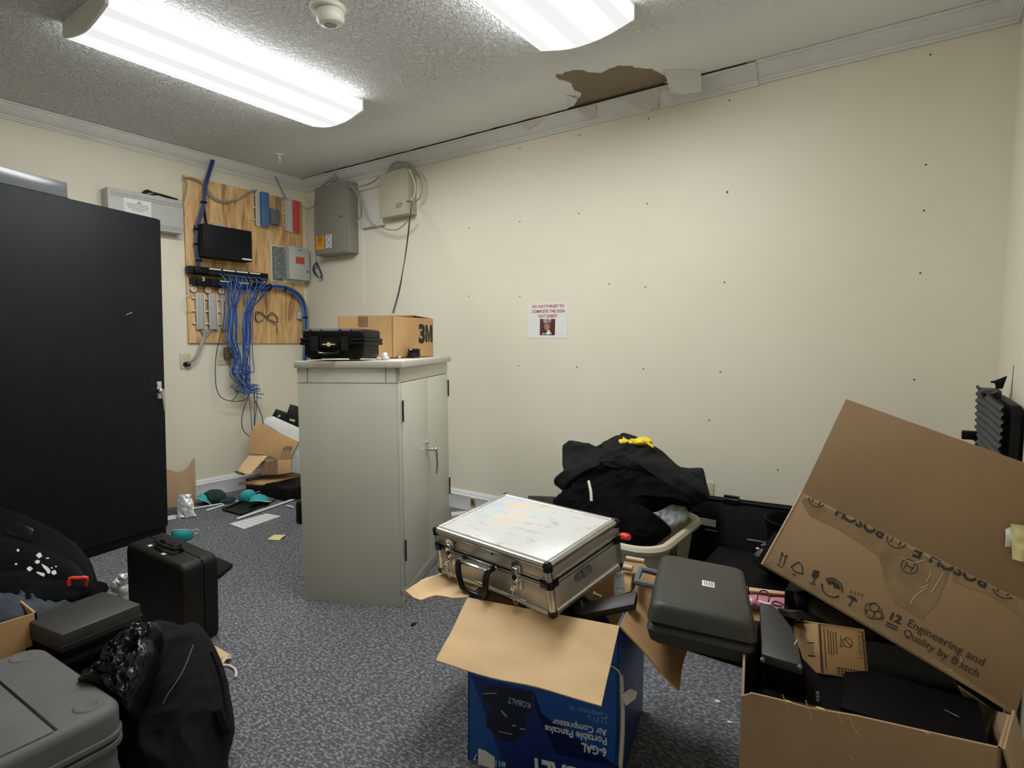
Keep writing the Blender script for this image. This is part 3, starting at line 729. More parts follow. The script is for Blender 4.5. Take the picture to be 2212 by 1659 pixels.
# grey control box on the right of the board
t = thing('control_box', 'white control box with open circuit side and red label, right of the plywood board', 'control box', (.02,-.18,1.6))
b = B(); b.box(.019,-.335,1.604,.028,-.03,1.890,.002); b.out('back_plate', 'offwhite', t, world=True)
b = B(); b.box(.028,-.322,1.620,.050,-.235,1.876,.002); b.out('circuit_board', 'circuit', t, world=True)
b = B(); b.box(.028,-.222,1.628,.105,-.036,1.888,.006); dr = b.out('door', 'light_plastic', t, world=True)
b = B(); b.box(.1052,-.165,1.755,.106,-.085,1.810,m='red_label'); b.box(.1052,-.150,1.862,.106,-.105,1.866,m='dark_slot'); b.out('label_plate', None, dr, world=True)
b = B(); b.cyl((.105,-.058,1.70),(.109,-.058,1.70),.009); b.out('lock', 'grey_plastic', dr, world=True)
t = thing('surface_jack', 'small pale cable jack at the lower right edge of the plywood board', 'cable jack', (.019,-.12,1.31))
p = at(648,682,x=.03)
b = B(); b.box(.019,p.y-.028,p.z-.028,.045,p.y+.028,p.z+.028,.003); b.tube([(.03,p.y+.005,p.z+.03),(.03,p.y+.008,p.z+.16)],.003,n=6); b.out('jack_body', 'light_plastic', t, world=True)
# wall plates
t = thing('wall_plate', 'ivory blank wall plate with a grey cable entering it, left of the socket', 'wall plate', (0,-.99,.94))
b = B(); b.box(0,-1.03,.936,.006,-.955,1.046,.002); b.out('plate', 'ivory', t, world=True)
t = thing('cable_bundle', 'grey sheathed cable bundle dropping from the terminal blocks into the wall plate', 'cable bundle', (.03,-.95,1.0))
b = B()
for i in range(6):
    o_ = V((.006*math.sin(i*1.1), .007*math.cos(i*1.1), 0))
    b.tube([V((.035,-.90+i*.018,1.215))+o_, V((.04,-.88,1.15))+o_*1.1, V((.05,-.905,1.10))+o_, V((.055,-.945,1.02))+o_, V((.035,-.985,.975))+o_*.8, V((.006,-.992,.968))+o_*.5], .0052, n=7)
b.out('sheathed_cables', 'grey_cable', t, world=True)
b = B(); b.cyl((.004,-.995,.968),(.035,-.985,.972),.017,n=14); b.out('cable_wrap', 'black_plastic', t, world=True)
t = thing('power_socket', 'ivory double wall socket below the plywood board', 'socket', (0,-.71,.95))
b = B(); b.box(0,-.768,.955,.006,-.656,1.072,.002); b.out('plate', 'ivory', t, world=True)
b = B()
for z in (1.035,.985):
    b.cyl((.006,-.735,z),(.0075,-.735,z),.016,m='ivory'); b.box(.0076,-.743,z-.004,.008,-.741,z+.006,m='dark_slot'); b.box(.0076,-.731,z-.004,.008,-.729,z+.006,m='dark_slot')
b.out('outlet', None, t, world=True)
t = thing('power_adapter', 'dark brown plug-in power adapter in the wall socket', 'adapter', (.01,-.69,1.0))
b = B(); b.box(.008,-.725,1.005,.06,-.655,1.088,.008,T=None); b.out('adapter_body', 'brown_card', t, world=True)
b = B(); b.tube([(.03,-.70,1.088),(.04,-.705,1.12),(.04,-.69,1.135),(.04,-.65,1.14)],.003,n=6); b.tube([(.04,-.70,1.005),(.05,-.70,.95),(.07,-.665,.86),(.09,-.62,.80)],.0028,n=6); b.out('lead', 'navy_cable', t, world=True)

# network cables
def wire(pts, r, m, name, label, cat='cable', group=None, n=6, sm=5):
    b = B(); b.tube(pts, r, n=n, sm=sm); o = b.out(name, m); return tag(o, label, cat, group)
t = thing('cable_bundle', 'blue tied cable bundle climbing from the patch panel to the ceiling', 'cable bundle', (.05,-.85,1.65))
b = B(); pth = [at(x, y, x=.062) for x, y in [(460,346),(452,372),(443,405),(440,440),(432,470),(426,495),(425,530),(428,560),(430,578)]]
for i in range(8):
    o_ = V((.007*math.sin(i*.8), .010*math.cos(i*.8), 0)); b.tube([p+o_ for p in pth], .0048, n=6, m=('navy_cable','blue_cable','navy_cable')[i%3])
b.tube([at(x,y,x=.055) for x,y in [(440,440),(443,465),(446,485)]], .009, n=6, m='black_cable'); b.out('blue_cables', None, t, world=True)
for x, y in ((440,437),(425,495),(425,528),(429,563)):
    p = at(x,y,x=.062); b = B(); b.box(p.x-.016,p.y-.019,p.z-.008,p.x+.016,p.y+.019,p.z+.008,.005); b.out('cable_tie', 'black_plastic', t, world=True)
t = thing('cable_bundle', 'thick blue cable bundle curving from the lower patch panel down the right board edge', 'cable bundle', (.06,-.1,1.3))
b = B(); pth = [V((.075,-.40,1.555)), V((.07,-.30,1.562)), V((.07,-.20,1.545)), V((.068,-.115,1.50)), V((.066,-.070,1.42)), V((.066,-.062,1.30)), V((.066,-.066,1.10)), V((.05,-.07,.9))]
for i in range(12):
    o_ = V((.010*math.sin(i*.55), .016*math.cos(i*.55), .013*math.cos(i*.55))); b.tube([p+o_ for p in pth], .0052, n=6, m=('blue_cable','light_blue_cable','blue_cable','navy_cable')[i%4])
b.out('blue_cables', None, t, world=True)
for p in (V((.075,-.375,1.556)), V((.07,-.245,1.553)), V((.066,-.062,1.33))):
    b = B(); b.ball(p, .024, sc=(.9,1.05,.45) if p.z < 1.4 else (.9,.45,1.05)); b.out('cable_tie', 'black_plastic', t, world=True)
# the hanging patch leads: every lead runs from a port of the panel down to the tangle
random.seed(3)
proto = None
for i in range(34):
    u = i/33; y0 = -.80+u*.36
    side = 0 if u < .5 else 1
    yb = (-.715 if side == 0 else -.60)+random.uniform(-.035,.035)
    zt = 1.612 if i % 2 else 1.548
    dx = random.uniform(0,.035)
    zend = random.uniform(.78,.98)
    pts = [V((.10 if i%2 else .085,y0,zt)), V((.135+dx,y0+.01,zt-.03)), V((.14+dx,(y0+yb)/2,zt-.13)), V((.12+dx,yb,1.33)), V((.11+dx,yb+random.uniform(-.015,.015),1.15)),
           V((.11+dx,yb*.7-.192+random.uniform(-.02,.02),1.02)), V((.105+dx,yb*.6-.262+random.uniform(-.045,.045),.90)), V((.10+dx,-.625+random.uniform(-.05,.05),zend*.95))]
    if i % 3 == 0: pts += [V((.11,-.60+random.uniform(-.03,.04),.765)), V((.12,-.56+random.uniform(-.05,.06),.75+random.uniform(-.02,.03)))]
    lab = 'thin blue network lead hanging from the patch panels in the tangled bunch'
    wire(pts, .0033, 'light_blue_cable' if i % 4 == 1 else ('navy_cable' if i % 7 == 3 else 'blue_cable'), 'network_cable', lab, 'cable', 'blue network leads hanging in the tangled bunch')
b = B()
for i in range(9):
    a_ = random.uniform(0,6.28); b.tube([(.115,-.66+.05*math.cos(a_+k*1.3)*(.6+.08*k)+i*.011,.79+.035*math.sin(a_+k*1.9)-.003*i) for k in range(6)], .0033, n=6, m='blue_cable' if i%3 else 'navy_cable')
for (x0,y0,x1,y1) in ((500,832,515,836),(545,830,560,833),(552,850,570,852),(552,857,564,860),(505,838,497,835)):
    b.tube([at(x0,y0,x=.115), at(x1,y1,x=.12)], .0035, n=6, m='navy_cable', sm=1)
o = b.out('cable_knot'); tag(o, 'dark blue knot of cable ends at the bottom of the hanging bunch', 'cables')
S = lambda l, x_: [at(a_, c_, x=x_) for a_, c_ in l]
wire(S([(486,650),(484,690),(478,720),(468,760),(465,800),(468,840),(480,860),(505,867),(530,863),(537,850),(536,832)],.09),.003,'black_cable','looped_cable','long black cord looping from the lower patch panel to the cable knot','cord')
wire(S([(500,866),(511,855),(513,835)],.1),.0028,'black_cable','short_cord','short black cord end joining the long loop below the knot','cord')
wire(S([(536,860),(526,885),(522,910),(526,930),(540,943),(556,944),(566,930),(567,905),(558,880),(549,860),(550,835),(544,832)],.1),.003,'black_cable','cord_loop','lowest black cord hanging in a teardrop loop under the cable knot','cord')
wire(S([(537,850),(541,885),(543,910),(545,938)],.1),.0026,'navy_cable','network_cable','thin dark lead hanging straight below the knot inside the loop','cable')
wire(S([(549,835),(550,870),(549,920),(553,890),(556,850)],.1),.003,'navy_cable','network_cable','dark lead doubled back on itself, hanging right of the loop','cable')
b = B(); b.tube(S([(574,632),(575,660),(576,677),(580,690)],.04),.0022,n=6)
for dx_ in (1,-1):
    for k in (0,1): b.tube(S([(576,688),(576+dx_*12,678-k*4),(576+dx_*24,(674 if dx_<0 else 686)+k*8),(576+dx_*20,696),(576+dx_*6,690)],.035),.0024,n=6)
b.tube(S([(577,690),(590,698),(598,704),(597,714)],.035),.0024,n=6)
tag(b.out('tied_cord','black_cable'),'black cord tied in a bow, hanging on the lower plywood board','cord')
wire(S([(398,385),(403,400),(398,430),(394,440),(388,440)],.03)[:4],.006,'grey_cable','grey_cable','grey cable clipped down the upper left edge of the plywood board')
wire(S([(398,383),(420,388),(440,400),(455,425),(480,437),(510,432),(535,416),(556,411)],.04),.0045,'grey_cable','grey_cable','grey cable draped across the top of the plywood board')
wire(S([(398,383),(425,387),(445,405),(465,428),(485,434),(515,430),(540,413),(556,411)],.05),.0045,'grey_cable','grey_cable','second grey cable draped beside the first across the board top')
wire([at(595,381,x=.07), at(603,398,x=.04), at(612,418,x=.03), at(620,432,x=.03)],.006,'grey_cable','grey_cable','grey cable from the crown moulding down to the red-covered block')
wire([at(648,441,x=.04), V((.05,-.01,2.22)), V((.2,-.02,2.24)), V((.29,-.05,2.27))],.002,'grey_cable','thin_wire','thin wire crossing the corner to the grey electrical box')
wire(S([(424,609),(410,618),(407,630),(414,634)],.06),.0022,'white_cable','white_wire','white wire curling around the leftmost spool')
wire(S([(420,634),(405,638),(397,650),(400,664)],.05),.0022,'white_cable','white_wire','white wire trailing off the left edge of the board')
wire(S([(400,664),(408,670),(416,671)],.04),.0022,'white_cable','white_wire','short white wire end beside the leftmost terminal block')

# ------------------------------------------------------------------ boxes on the back wall
t = thing('electrical_box', 'large grey green electrical box with orange and white warning labels, in the corner', 'electrical box', (.48,0,1.8))
b = B(); b.box(.285,-.100,1.808,.668,0,2.335,.003); b.out('enclosure', 'enclosure_grey', t, world=True)
b = B(); b.box(.283,-.106,1.812,.652,-.100,2.331,.002); dr = b.out('door', 'enclosure_grey', t, world=True)
b = B(); b.cyl((.625,-.106,2.08),(.625,-.122,2.08),.008); b.box(.585,-.122,2.077,.632,-.117,2.084,.001); b.out('latch', 'chrome', dr, world=True)
b = B(); b.box(.292,-.1072,1.85,.388,-.106,1.952,m='orange_label'); n_ = (0,-1,0)
for i, (x0, x1) in enumerate(((.315,.365),(.305,.375),(.310,.37),(.325,.355),(.302,.378))): add_line(b, [(x0,-.1072,1.94-i*.014),(x1,-.1072,1.94-i*.014)], .005, 'red_label' if i > 2 else 'ink', n_)
b.out('warning_label', None, dr, world=True, label='orange warning label')
b = B(); b.box(.410,-.1072,1.855,.482,-.106,1.955,m='paper'); add_line(b, [(.418,-.1072,1.945),(.474,-.1072,1.945)], .006, 'red_label', n_)
cc = V((.446,-.1072,1.898)); add_line(b, [cc+V((.028*math.cos(k*PI/10),0,.036*math.sin(k*PI/10))) for k in range(20)], .004, 'ink', n_, closed=True)
add_line(b, [cc+V((-.018,0,.024)), cc+V((.018,0,-.024))], .004, 'ink', n_); add_line(b, [cc+V((.012,0,.012)), cc+V((-.008,0,-.002)), cc+V((.008,0,-.010))], .004, 'ink', n_)
b.out('warning_label', None, dr, world=True, label='white prohibition label')
t = thing('electrical_box', 'beige electrical box with an oval badge, higher on the back wall', 'electrical box', (1.13,0,2.0))
b = B(); b.box(1.005,-.085,2.022,1.285,0,2.322,.003); b.box(1.0,-.089,2.020,1.272,-.084,2.324,.002); b.out('enclosure', 'enclosure_beige', t, world=True)
b = B(); cc = V((1.205,-.0895,2.085)); add_line(b, [cc+V((.03*math.cos(k*PI/8),0,.014*math.sin(k*PI/8))) for k in range(16)], .003, 'ink', n_, closed=True)
add_line(b, [cc+V((-.02,0,-.002)), cc+V((.02,0,.003))], .009, 'enclosure_grey', n_); add_poly(b, [cc+V((-.034,0,-.018)), cc+V((-.022,0,-.018)), cc+V((-.028,0,-.012))], 'ink', n_); b.out('badge', None, t, world=True)
t = thing('cover_plate', 'flat white cover between the two electrical boxes', 'cover plate', (.83,0,1.98))
b = B(); b.box(.735,-.034,1.985,.97,0,2.20,.003); b.out('plate', 'offwhite', t, world=True)
Y = lambda l, y_: [at(a_, c_, y=y_) for a_, c_ in l]
wire(Y([(722,376),(718,385),(700,398),(688,410)],-.09),.007,'grey_cable','grey_cable','thick grey cable running from the ceiling down to the large electrical box')
wire(Y([(722,374),(724,388),(735,398),(752,401),(765,410),(776,430),(785,450),(795,475),(810,487),(825,492),(845,497),(862,494),(880,478),(886,470)],-.09),.0048,'grey_cable','grey_cable','grey cable sagging in a wide loop between the electrical boxes')
wire(Y([(724,376),(728,390),(745,398),(768,404),(800,396),(818,383)],-.08),.0055,'grey_cable','grey_cable','grey cable from the ceiling across to the beige box')
wire(Y([(755,399),(768,408),(774,425),(778,450),(776,470),(771,480)],-.06),.007,'grey_cable','grey_cable','grey cable hanging against the side of the large electrical box')
wire(Y([(838,371),(848,355),(865,350),(885,357),(903,375),(911,400),(908,425),(898,435)],-.06),.005,'grey_cable','grey_cable','grey cable arching over the beige electrical box')
wire(Y([(818,383),(850,365),(880,360),(895,368),(905,385)],-.065),.004,'grey_cable','grey_cable','thinner grey cable crossing the top of the beige box')
wire(Y([(884,366),(893,385),(897,405),(894,425),(888,432)],-.095),.005,'white_cable','white_wire','pale cable running down the side of the beige box')
def hangwire(l, y0, y1):
    return [at(x, y, y=y0+(y1-y0)*(i/(len(l)-1))**1.0) for i, (x, y) in enumerate(l)]
wire([V((1.285,-.10,2.10)),V((1.31,-.12,2.09))]+hangwire([(889,437),(887,460),(883,500),(877,545),(870,585),(861,630),(848,676)],-.12,-.90),.0028,'black_cable','black_wire','black wire hanging from the beige box down to the cardboard box')
wire(hangwire([(884,470),(881,505),(876,545),(871,580),(864,625),(851,676)],-.13,-.91),.002,'black_cable','black_wire','thinner second wire beside the hanging black wire')
b = B(); b.tube(Y([(681,420),(679,470),(681,530),(683,565),(684,575)],-.03),.0022,n=6)
for k in range(5): b.tube(Y([(684,566+k),(676+k*.5,576),(678+k,590),(690,600),(696-k*.6,596),(690-k*.5,578),(684,566+k)],-.025-.004*k),.0028,n=6)
b.tube(Y([(692,598),(697,604)],-.03),.0024,n=6,sm=1)
tag(b.out('coiled_lead','navy_cable'),'small dark blue lead coiled and hanging below the large electrical box','cable')
b = B(); b.box(3.33,-.006,.325,3.385,0,.425,.002); tag(b.out('blank_plate','ivory'),'ivory wall plate on the back wall behind the pile of clothes','wall plate')
b = B(); p = at(1022,1084,y=-.02); b.box(p.x-.025,-.022,p.z-.03,p.x+.025,-.017,p.z+.03,.002,m='ivory'); b.box(p.x-.016,-.026,p.z-.022,p.x+.016,-.021,p.z+.022,.004,m='brass'); tag(b.out('baseboard_outlet'),'damaged brown outlet set in the back baseboard','outlet')
b = B(); p = at(1000,1097,y=-.05); b.cyl((p.x,-.05,p.z),(p.x,-.046,p.z),.011); tag(b.out('white_disc','paper'),'small white disc standing against the back baseboard','disc')

# ------------------------------------------------------------------ notice on the back wall
t = thing('paper_notice', 'white paper notice with red capitals and a small photo, on the back wall', 'notice', (2.37,0,1.16))
b = B(); b.prism([(2.232,-.0015,1.164),(2.511,-.0015,1.161),(2.513,-.0015,1.373),(2.231,-.0015,1.375)], (0,.001,0)); b.out('sheet', 'paper', t, world=True)
b = B(); n_ = (0,-1,0); y_ = -.0017
def pt(x, y): return PL((0,y_,0),(0,-1,0)).at(x, y)
for s_, (xa, xb, ya, yb) in (('DO NOT FORGET TO',(1150.5,1218,665,663.5)),('COMPLETE THE SIGN',(1149,1219.5,676,674.5)),('OUT SHEET!',(1163,1203.5,686,685.5))):
    add_text(b, s_, pt(xa,ya), pt(xb,yb), n_, 'red_ink', .03, 1.05, spacing=1.08)
b.out('lettering', None, t, world=True)
b = B(); Q = lambda l: [pt(x,y) for x, y in l]
add_poly(b, Q([(1166.5,689),(1199.5,689),(1198.5,724),(1166,724)]), 'maroon', n_)
add_poly(b, Q([(1171,724),(1173,718),(1178,714),(1190,713),(1195,718),(1196,724)]), 'ink', n_, .0008)
add_poly(b, Q([(1180,720),(1183,714),(1188,713),(1189,719),(1186,723),(1181,723)]), 'paper', n_, .0010)
add_poly(b, Q([(1176,703),(1178,698),(1183,697),(1187,700),(1188,706),(1186,712),(1182,715),(1178,712),(1176,708)]), 'skin_print', n_, .0012)
add_poly(b, Q([(1175,702),(1176,697),(1181,695),(1187,697),(1189,702),(1188,705),(1185,700),(1179,700)]), 'brown_card', n_, .0014)
add_text(b, 'DO IT!', pt(1174.5,696.5), pt(1190.5,696.3), n_, 'paper', .03, 1.5, .0016)
add_text(b, 'DO IT NOW!', pt(1172,723), pt(1192,722.6), n_, 'paper', .03, 1.4, .0016)
b.out('photo', None, t, world=True)
# ------------------------------------------------------------------ surface helper: points on an already built object as seen
from mathutils.bvhtree import BVHTree
def on_surf(o, pxs, off=.002):
    mwd = worldm(o) if o.parent is None else worldm(o)
    bt = BVHTree.FromPolygons([mwd @ v.co for v in o.data.vertices], [tuple(p.vertices) for p in o.data.polygons])
    out = []
    for x, y in pxs:
        d = ray(x, y).normalized(); h = bt.ray_cast(CAM, d)
        if h[0] is not None: out.append(h[0] + h[1]*off)
    return out
def pxr(d, *r): return tuple(v*d/FPX for v in r)
def bl(px, py, y, rx, ry, rd):
    """an ellipsoid centred where (px,py) meets the vertical plane at y; rx, ry as seen, rd its depth in metres"""
    c = at(px, py, y=y); d = (c-CAM).dot(CF); return (c, (rx*d/FPX, ry*d/FPX, rd))
def bd(px, py, d, rx, ry, rd): return (at(px, py, d=d), (rx*d/FPX, ry*d/FPX, rd))
def slab(b, pl, pxs, th, m=None, bev=.004):
    pts = [pl.at(x, y) for x, y in pxs]; b.prism(pts, -pl.n*th, m, bev=bev)
def loft(b, rings, m=None, cap=True, T=None):
    tb = bmesh.new(); R = [[tb.verts.new(V(p)) for p in r] for r in rings]; k = len(R[0])
    for A, Q in zip(R, R[1:]):
        for j in range(k): tb.faces.new((A[j], A[(j+1)%k], Q[(j+1)%k], Q[j]))
    if cap: tb.faces.new(R[0][::-1]); tb.faces.new(R[-1])
    bmesh.ops.recalc_face_normals(tb, faces=tb.faces[:]); b.add(tb, m, T)
def rrect(cx, cy, hx, hy, r, z, n=6):
    o = []
    for qx, qy, a0 in ((1,1,0),(-1,1,90),(-1,-1,180),(1,-1,270)):
        for i in range(n+1):
            a = math.radians(a0+90*i/n); o.append((cx+qx*(hx-r)+r*math.cos(a), cy+qy*(hy-r)+r*math.sin(a), z))
    return o

# ------------------------------------------------------------------ blue carton
mb = pose(0,0,13.4,(3.268,-1.829,0))
t = thing('cardboard_box', 'open blue printed compressor carton standing upside down, its brown flaps folded out', 'cardboard box', mtx=mb)
bx, by, bz = .405, .40, .455; th = .005
b = B(); b.box(0,0,0,bx,th,bz,.001,m='box_blue'); b.box(0,by-th,0,bx,by,bz,.001,m='box_blue'); b.box(0,0,0,th,by,bz,m='box_blue'); b.box(bx-th,0,0,bx,by,bz,.001,m='box_blue')
b.box(0,0,0,bx,by,th,m='kraft'); b.box(th,th,th,bx-th,th+.001,bz,m='kraft'); b.box(th,by-th-.001,th,bx-th,by-th,bz,m='kraft'); b.box(th,th,th,th+.001,by-th,bz,m='kraft'); b.box(bx-th-.001,th,th,bx-th,by-th,bz,m='kraft')
b.out('carton_body', None, t)
def flap(name, p0, p1, outv, L, ang, sk=0, wob=.003, m='kraft_light', trim=(0,0)):
    """flap hinged on p0-p1, folded outwards (outv) and down by ang"""
    p0, p1, ov = V(p0), V(p1), V(outv).normalized(); X = (p1-p0)
    dn = ov*math.cos(ang) - V((0,0,1))*math.sin(ang)
    nn = (ov*math.sin(ang) + V((0,0,1))*math.cos(ang))
    def f(u, v):
        uu = trim[0]*v + u*(1-trim[0]*v-trim[1]*v)
        p = p0 + X*uu + dn*L*v*(1+sk*(u-.5)) + nn*wob*noise.noise(V((u*3+L*40, v*2.5, ang*7)))*v*2 + nn*.0012*math.sin(v*60)*0
        return p
    b = B(); b.grid(f, 14, 8, .004, m); return b.out(name, None, t)
flap('front_flap', (0,0,bz), (bx,0,bz), (0,-1,0), .197, math.radians(27), .06, .006)
flap('right_flap', (bx,0,bz), (bx,by,bz), (1,0,0), .19, math.radians(43), 0, .010, 'kraft')
flap('left_flap', (0,by,bz), (0,0,bz), (-1,0,0), .19, math.radians(9), .0, .02, 'kraft_light', trim=(.0,-.02))
F = PL(mb @ V((0,0,0)), (math.sin(math.radians(13.4)), -math.cos(math.radians(13.4)), 0)); n_ = F.n
b = B()
W8 = lambda x, y: F.at(920+x/3.687, 1380+y/3.687)
def clipz(p): p = V(p); p.z = max(.002, min(p.z, bz-.002)); return p
band = lambda l, m, off: add_poly(b, [clipz(W8(x, y)) for x, y in l], m, n_, off)
band([(360,290),(860,420),(870,560),(1040,915),(1545,1030),(1545,1560),(700,1400),(620,1000)], 'box_navy', .0006)
# the compressor printed on the carton, seen upside down
band([(455,410),(520,370),(850,430),(845,590),(760,620),(560,560),(460,500)], 'box_dark', .0009)
band([(490,560),(560,540),(640,560),(790,640),(805,700),(760,760),(700,820),(600,810),(540,750),(480,690)], 'box_dark', .0010)
for (x0,y0,x1,y1,w_) in ((600,570,645,620,.006),(685,690,720,690,.004),(750,715,790,718,.004),(580,735,690,760,.003),(455,435,565,430,.003)):
    add_line(b, [W8(x0,y0), W8(x1,y1)], w_*.8, 'print_blue_grey', n_, .0013)
def up_text(s_, x0, y0, x1, y1, m='print_white', bold=.015, hs=1.15): add_text(b, s_, W8(x0,y0), W8(x1,y1), n_, m, bold, hs, .0012)
up_text('6-GAL', 1437,872, 1238,826, bold=.03, hs=1.35)
up_text('Portable Pancake', 1440,788, 948,684, bold=.02)
up_text('Air Compressor', 1442,722, 1006,634, bold=.02)
up_text('22,71 L', 1447,632, 1284,604, m='print_blue_grey', bold=0)
up_text('Compresor de', 1447,592, 1143,528, m='print_blue_grey', bold=0)
up_text('KOBALT', 835,510, 652,462, m='print_blue_grey', bold=.03, hs=1.3)
add_text(b, 'KOBALT', W8(1440,1088), W8(830,945), n_, 'print_white', .04, 1.5, .0012)
up_text('#11', 637,985, 556,962, bold=.01)
up_text('7', 412,920, 384,908, bold=.01)
add_poly(b, [W8(418,872),W8(480,890),W8(500,915),W8(548,935),W8(550,1040),W8(418,1010)], 'paper', n_, .0016)
b.out('printing', None, t, world=True)
b = B()
def rip(l, r_): b.tube([F.at(1300+x/3.26, 1150+y/3.26)+n_*.004 for x, y in l], r_, n=6)
P_ = lambda x, y, z: mb @ V((x,y,z))
b.tube([P_(bx+.004,.01,.33),P_(bx+.010,.012,.22),P_(bx+.008,.01,.12),P_(bx+.004,.008,.02)], .006, n=6)
b.tube([P_(bx-.05,-.003,.36),P_(bx-.0,-.006,.35),P_(bx+.01,.0,.30)], .002, n=6)
b.prism([P_(bx+.006,.0,.285),P_(bx+.026,.01,.300),P_(bx+.044,.012,.296),P_(bx+.040,.01,.278),P_(bx+.020,.0,.262)], (0,.002,0)); b.out('torn_strip', 'torn_paper', t, world=True)
# contents of the blue carton
t = thing('packing_tray', 'black angled plastic tray with a small chrome knob, in the blue carton', 'tray', at(1310,1310,z=.46))
pl = PL(at(1310,1310,z=.462), V((-.1,-.35,.93))); b = B()
slab(b, pl, [(1240,1305),(1375,1277),(1370,1305),(1258,1327),(1240,1325)], .02, 'grey_black_plastic', .002); b.out('tray_body', None, t, world=True)
b = B(); b.cyl(pl.at(1256,1306,.0), pl.at(1256,1306,.014), .006); b.out('knob', 'chrome', t, world=True)
o = blob('black_bag', [(mb @ V((.2,.2,.22)), (.17,.16,.19), M4.Rotation(.2,3,'Z'))], 'fabric_deep_black', voxel=.015, amp=.01, scale=12, floor=.01)
tag(o, 'black soft bag filling the inside of the blue carton', 'bag')
pl = PL(at(1338,1260,z=.47), V((.1,-.5,.86)))
t = thing('blister_pack', 'clear blister pack of small white pieces behind the black tray', 'package', tuple(pl.p))
b = B(); slab(b, pl, [(1325,1241),(1346,1231),(1350,1281),(1326,1287)], .012, 'blister', .001); b.out('pack', None, t, world=True)
b = B()
for r_ in ((1332,1240),(1337,1240),(1342,1240),(1334,1254),(1340,1254),(1333,1270),(1338,1270),(1343,1270)): b.ball(pl.at(r_[0], r_[1], .001), .004, sc=(1,1,1.3), sub=1)
b.out('white_pieces', 'paper', t, world=True)
for i, (x0,y0,x1,y1,r_) in enumerate(((1353,1206,1392,1213,.008),(1344,1224,1366,1229,.009))):
    b = B(); b.cyl(at(x0,y0,z=.462), at(x1,y1,z=.462), r_); tag(b.out('wooden_dowel','beech'), ('pale wooden dowel lying behind the aluminium case, the farther one','shorter pale wooden dowel beside the blister pack')[i], 'dowel')
pl = PL(at(1370,1240,z=.445), V((0,-.3,1)))
b = B(); slab(b, pl, [(1348,1212),(1392,1218),(1402,1232),(1365,1240),(1362,1277),(1350,1281),(1347,1232)], .05, 'cork', .001); tag(b.out('card_divider'), 'torn brown card divider sticking up behind the blister pack', 'card')
t = thing('plastic_screw', 'small white plastic screw lying beside the black tray', 'screw', at(1284,1281,z=.475))
b = B(); b.cyl(at(1285,1281.5,z=.476), at(1300,1288.5,z=.470), .0022); b.out('shaft', 'paper', t, world=True)
b = B(); b.ball(at(1283.5,1281,z=.477), .0045); b.out('head', 'paper', t, world=True)

# ------------------------------------------------------------------ aluminium case
ma = pose(8.55,-2.46,-8.6,(3.075,-1.735,.449))
t = thing('aluminium_case', 'scuffed silver aluminium flight case with two latches, on the blue carton', 'flight case', mtx=ma)
ax, ay, az = .449, .312, .144; sp = .088
b = B(); b.box(.006,.006,.004,ax-.006,ay-.006,sp-.002,.003); b.out('lower_shell', 'dull_aluminium', t)
b = B(); b.box(.006,.006,sp+.002,ax-.006,ay-.006,az-.004,.003); b.out('upper_shell', 'dull_aluminium', t)
b = B(); b.box(.020,.020,az-.006,ax-.020,ay-.020,az-.0015,.001); b.out('lid_panel', 'alu_top', t)
b = B()
for z in (.008, az-.010):                                     # rounded frame profiles
    for (p, q) in (((.010,.010,z),(ax-.010,.010,z)),((ax-.010,.010,z),(ax-.010,ay-.010,z)),((ax-.010,ay-.010,z),(.010,ay-.010,z)),((.010,ay-.010,z),(.010,.010,z))): b.cyl(p, q, .0105, n=20)
for (x, y) in ((.010,.010),(ax-.010,.010),(ax-.010,ay-.010),(.010,ay-.010)): b.cyl((x,y,.01),(x,y,az-.012),.0105,n=20)
for z in (sp-.008, sp+.008):
    b.box(.003,.003,z-.002,ax-.003,ay-.003,z+.002,.001)
b.out('frame', 'aluminium', t)
b = B(); b.box(.005,.005,sp-.0012,ax-.005,ay-.005,sp+.0012); b.out('seam', 'dark_slot', t)
for (x, y) in ((.010,.010),(ax-.010,.010),(ax-.010,ay-.010),(.010,ay-.010)):
    for z in (.008, az-.010):
        b = B(); b.ball((x,y,z),.0128,sub=3); 
        if z > .05: b.cyl((x,y,z),(x,y,z-.012),.0125,n=20)
        else: b.cyl((x,y,z),(x,y,z+.008),.0125,n=20)
        b.out('corner_cap', 'black_gloss', t)
    sx_ = -1 if x < .1 else 1; sy_ = -1 if y < .1 else 1
    b = B(); b.cyl((x,y,sp-.012),(x,y,sp+.008),.0122,n=20); b.box(x+(0 if sx_<0 else -.022), y+sy_*.0105-.002, sp-.010, x+(.022 if sx_<0 else 0), y+sy_*.0105+.001, sp+.012,.001)
    b.box(x+sx_*.0105-.0015, y+(0 if sy_<0 else -.022), sp-.010, x+sx_*.0105+.0015, y+(.022 if sy_<0 else 0), sp+.012,.001); b.out('corner_clip', 'black_gloss', t)
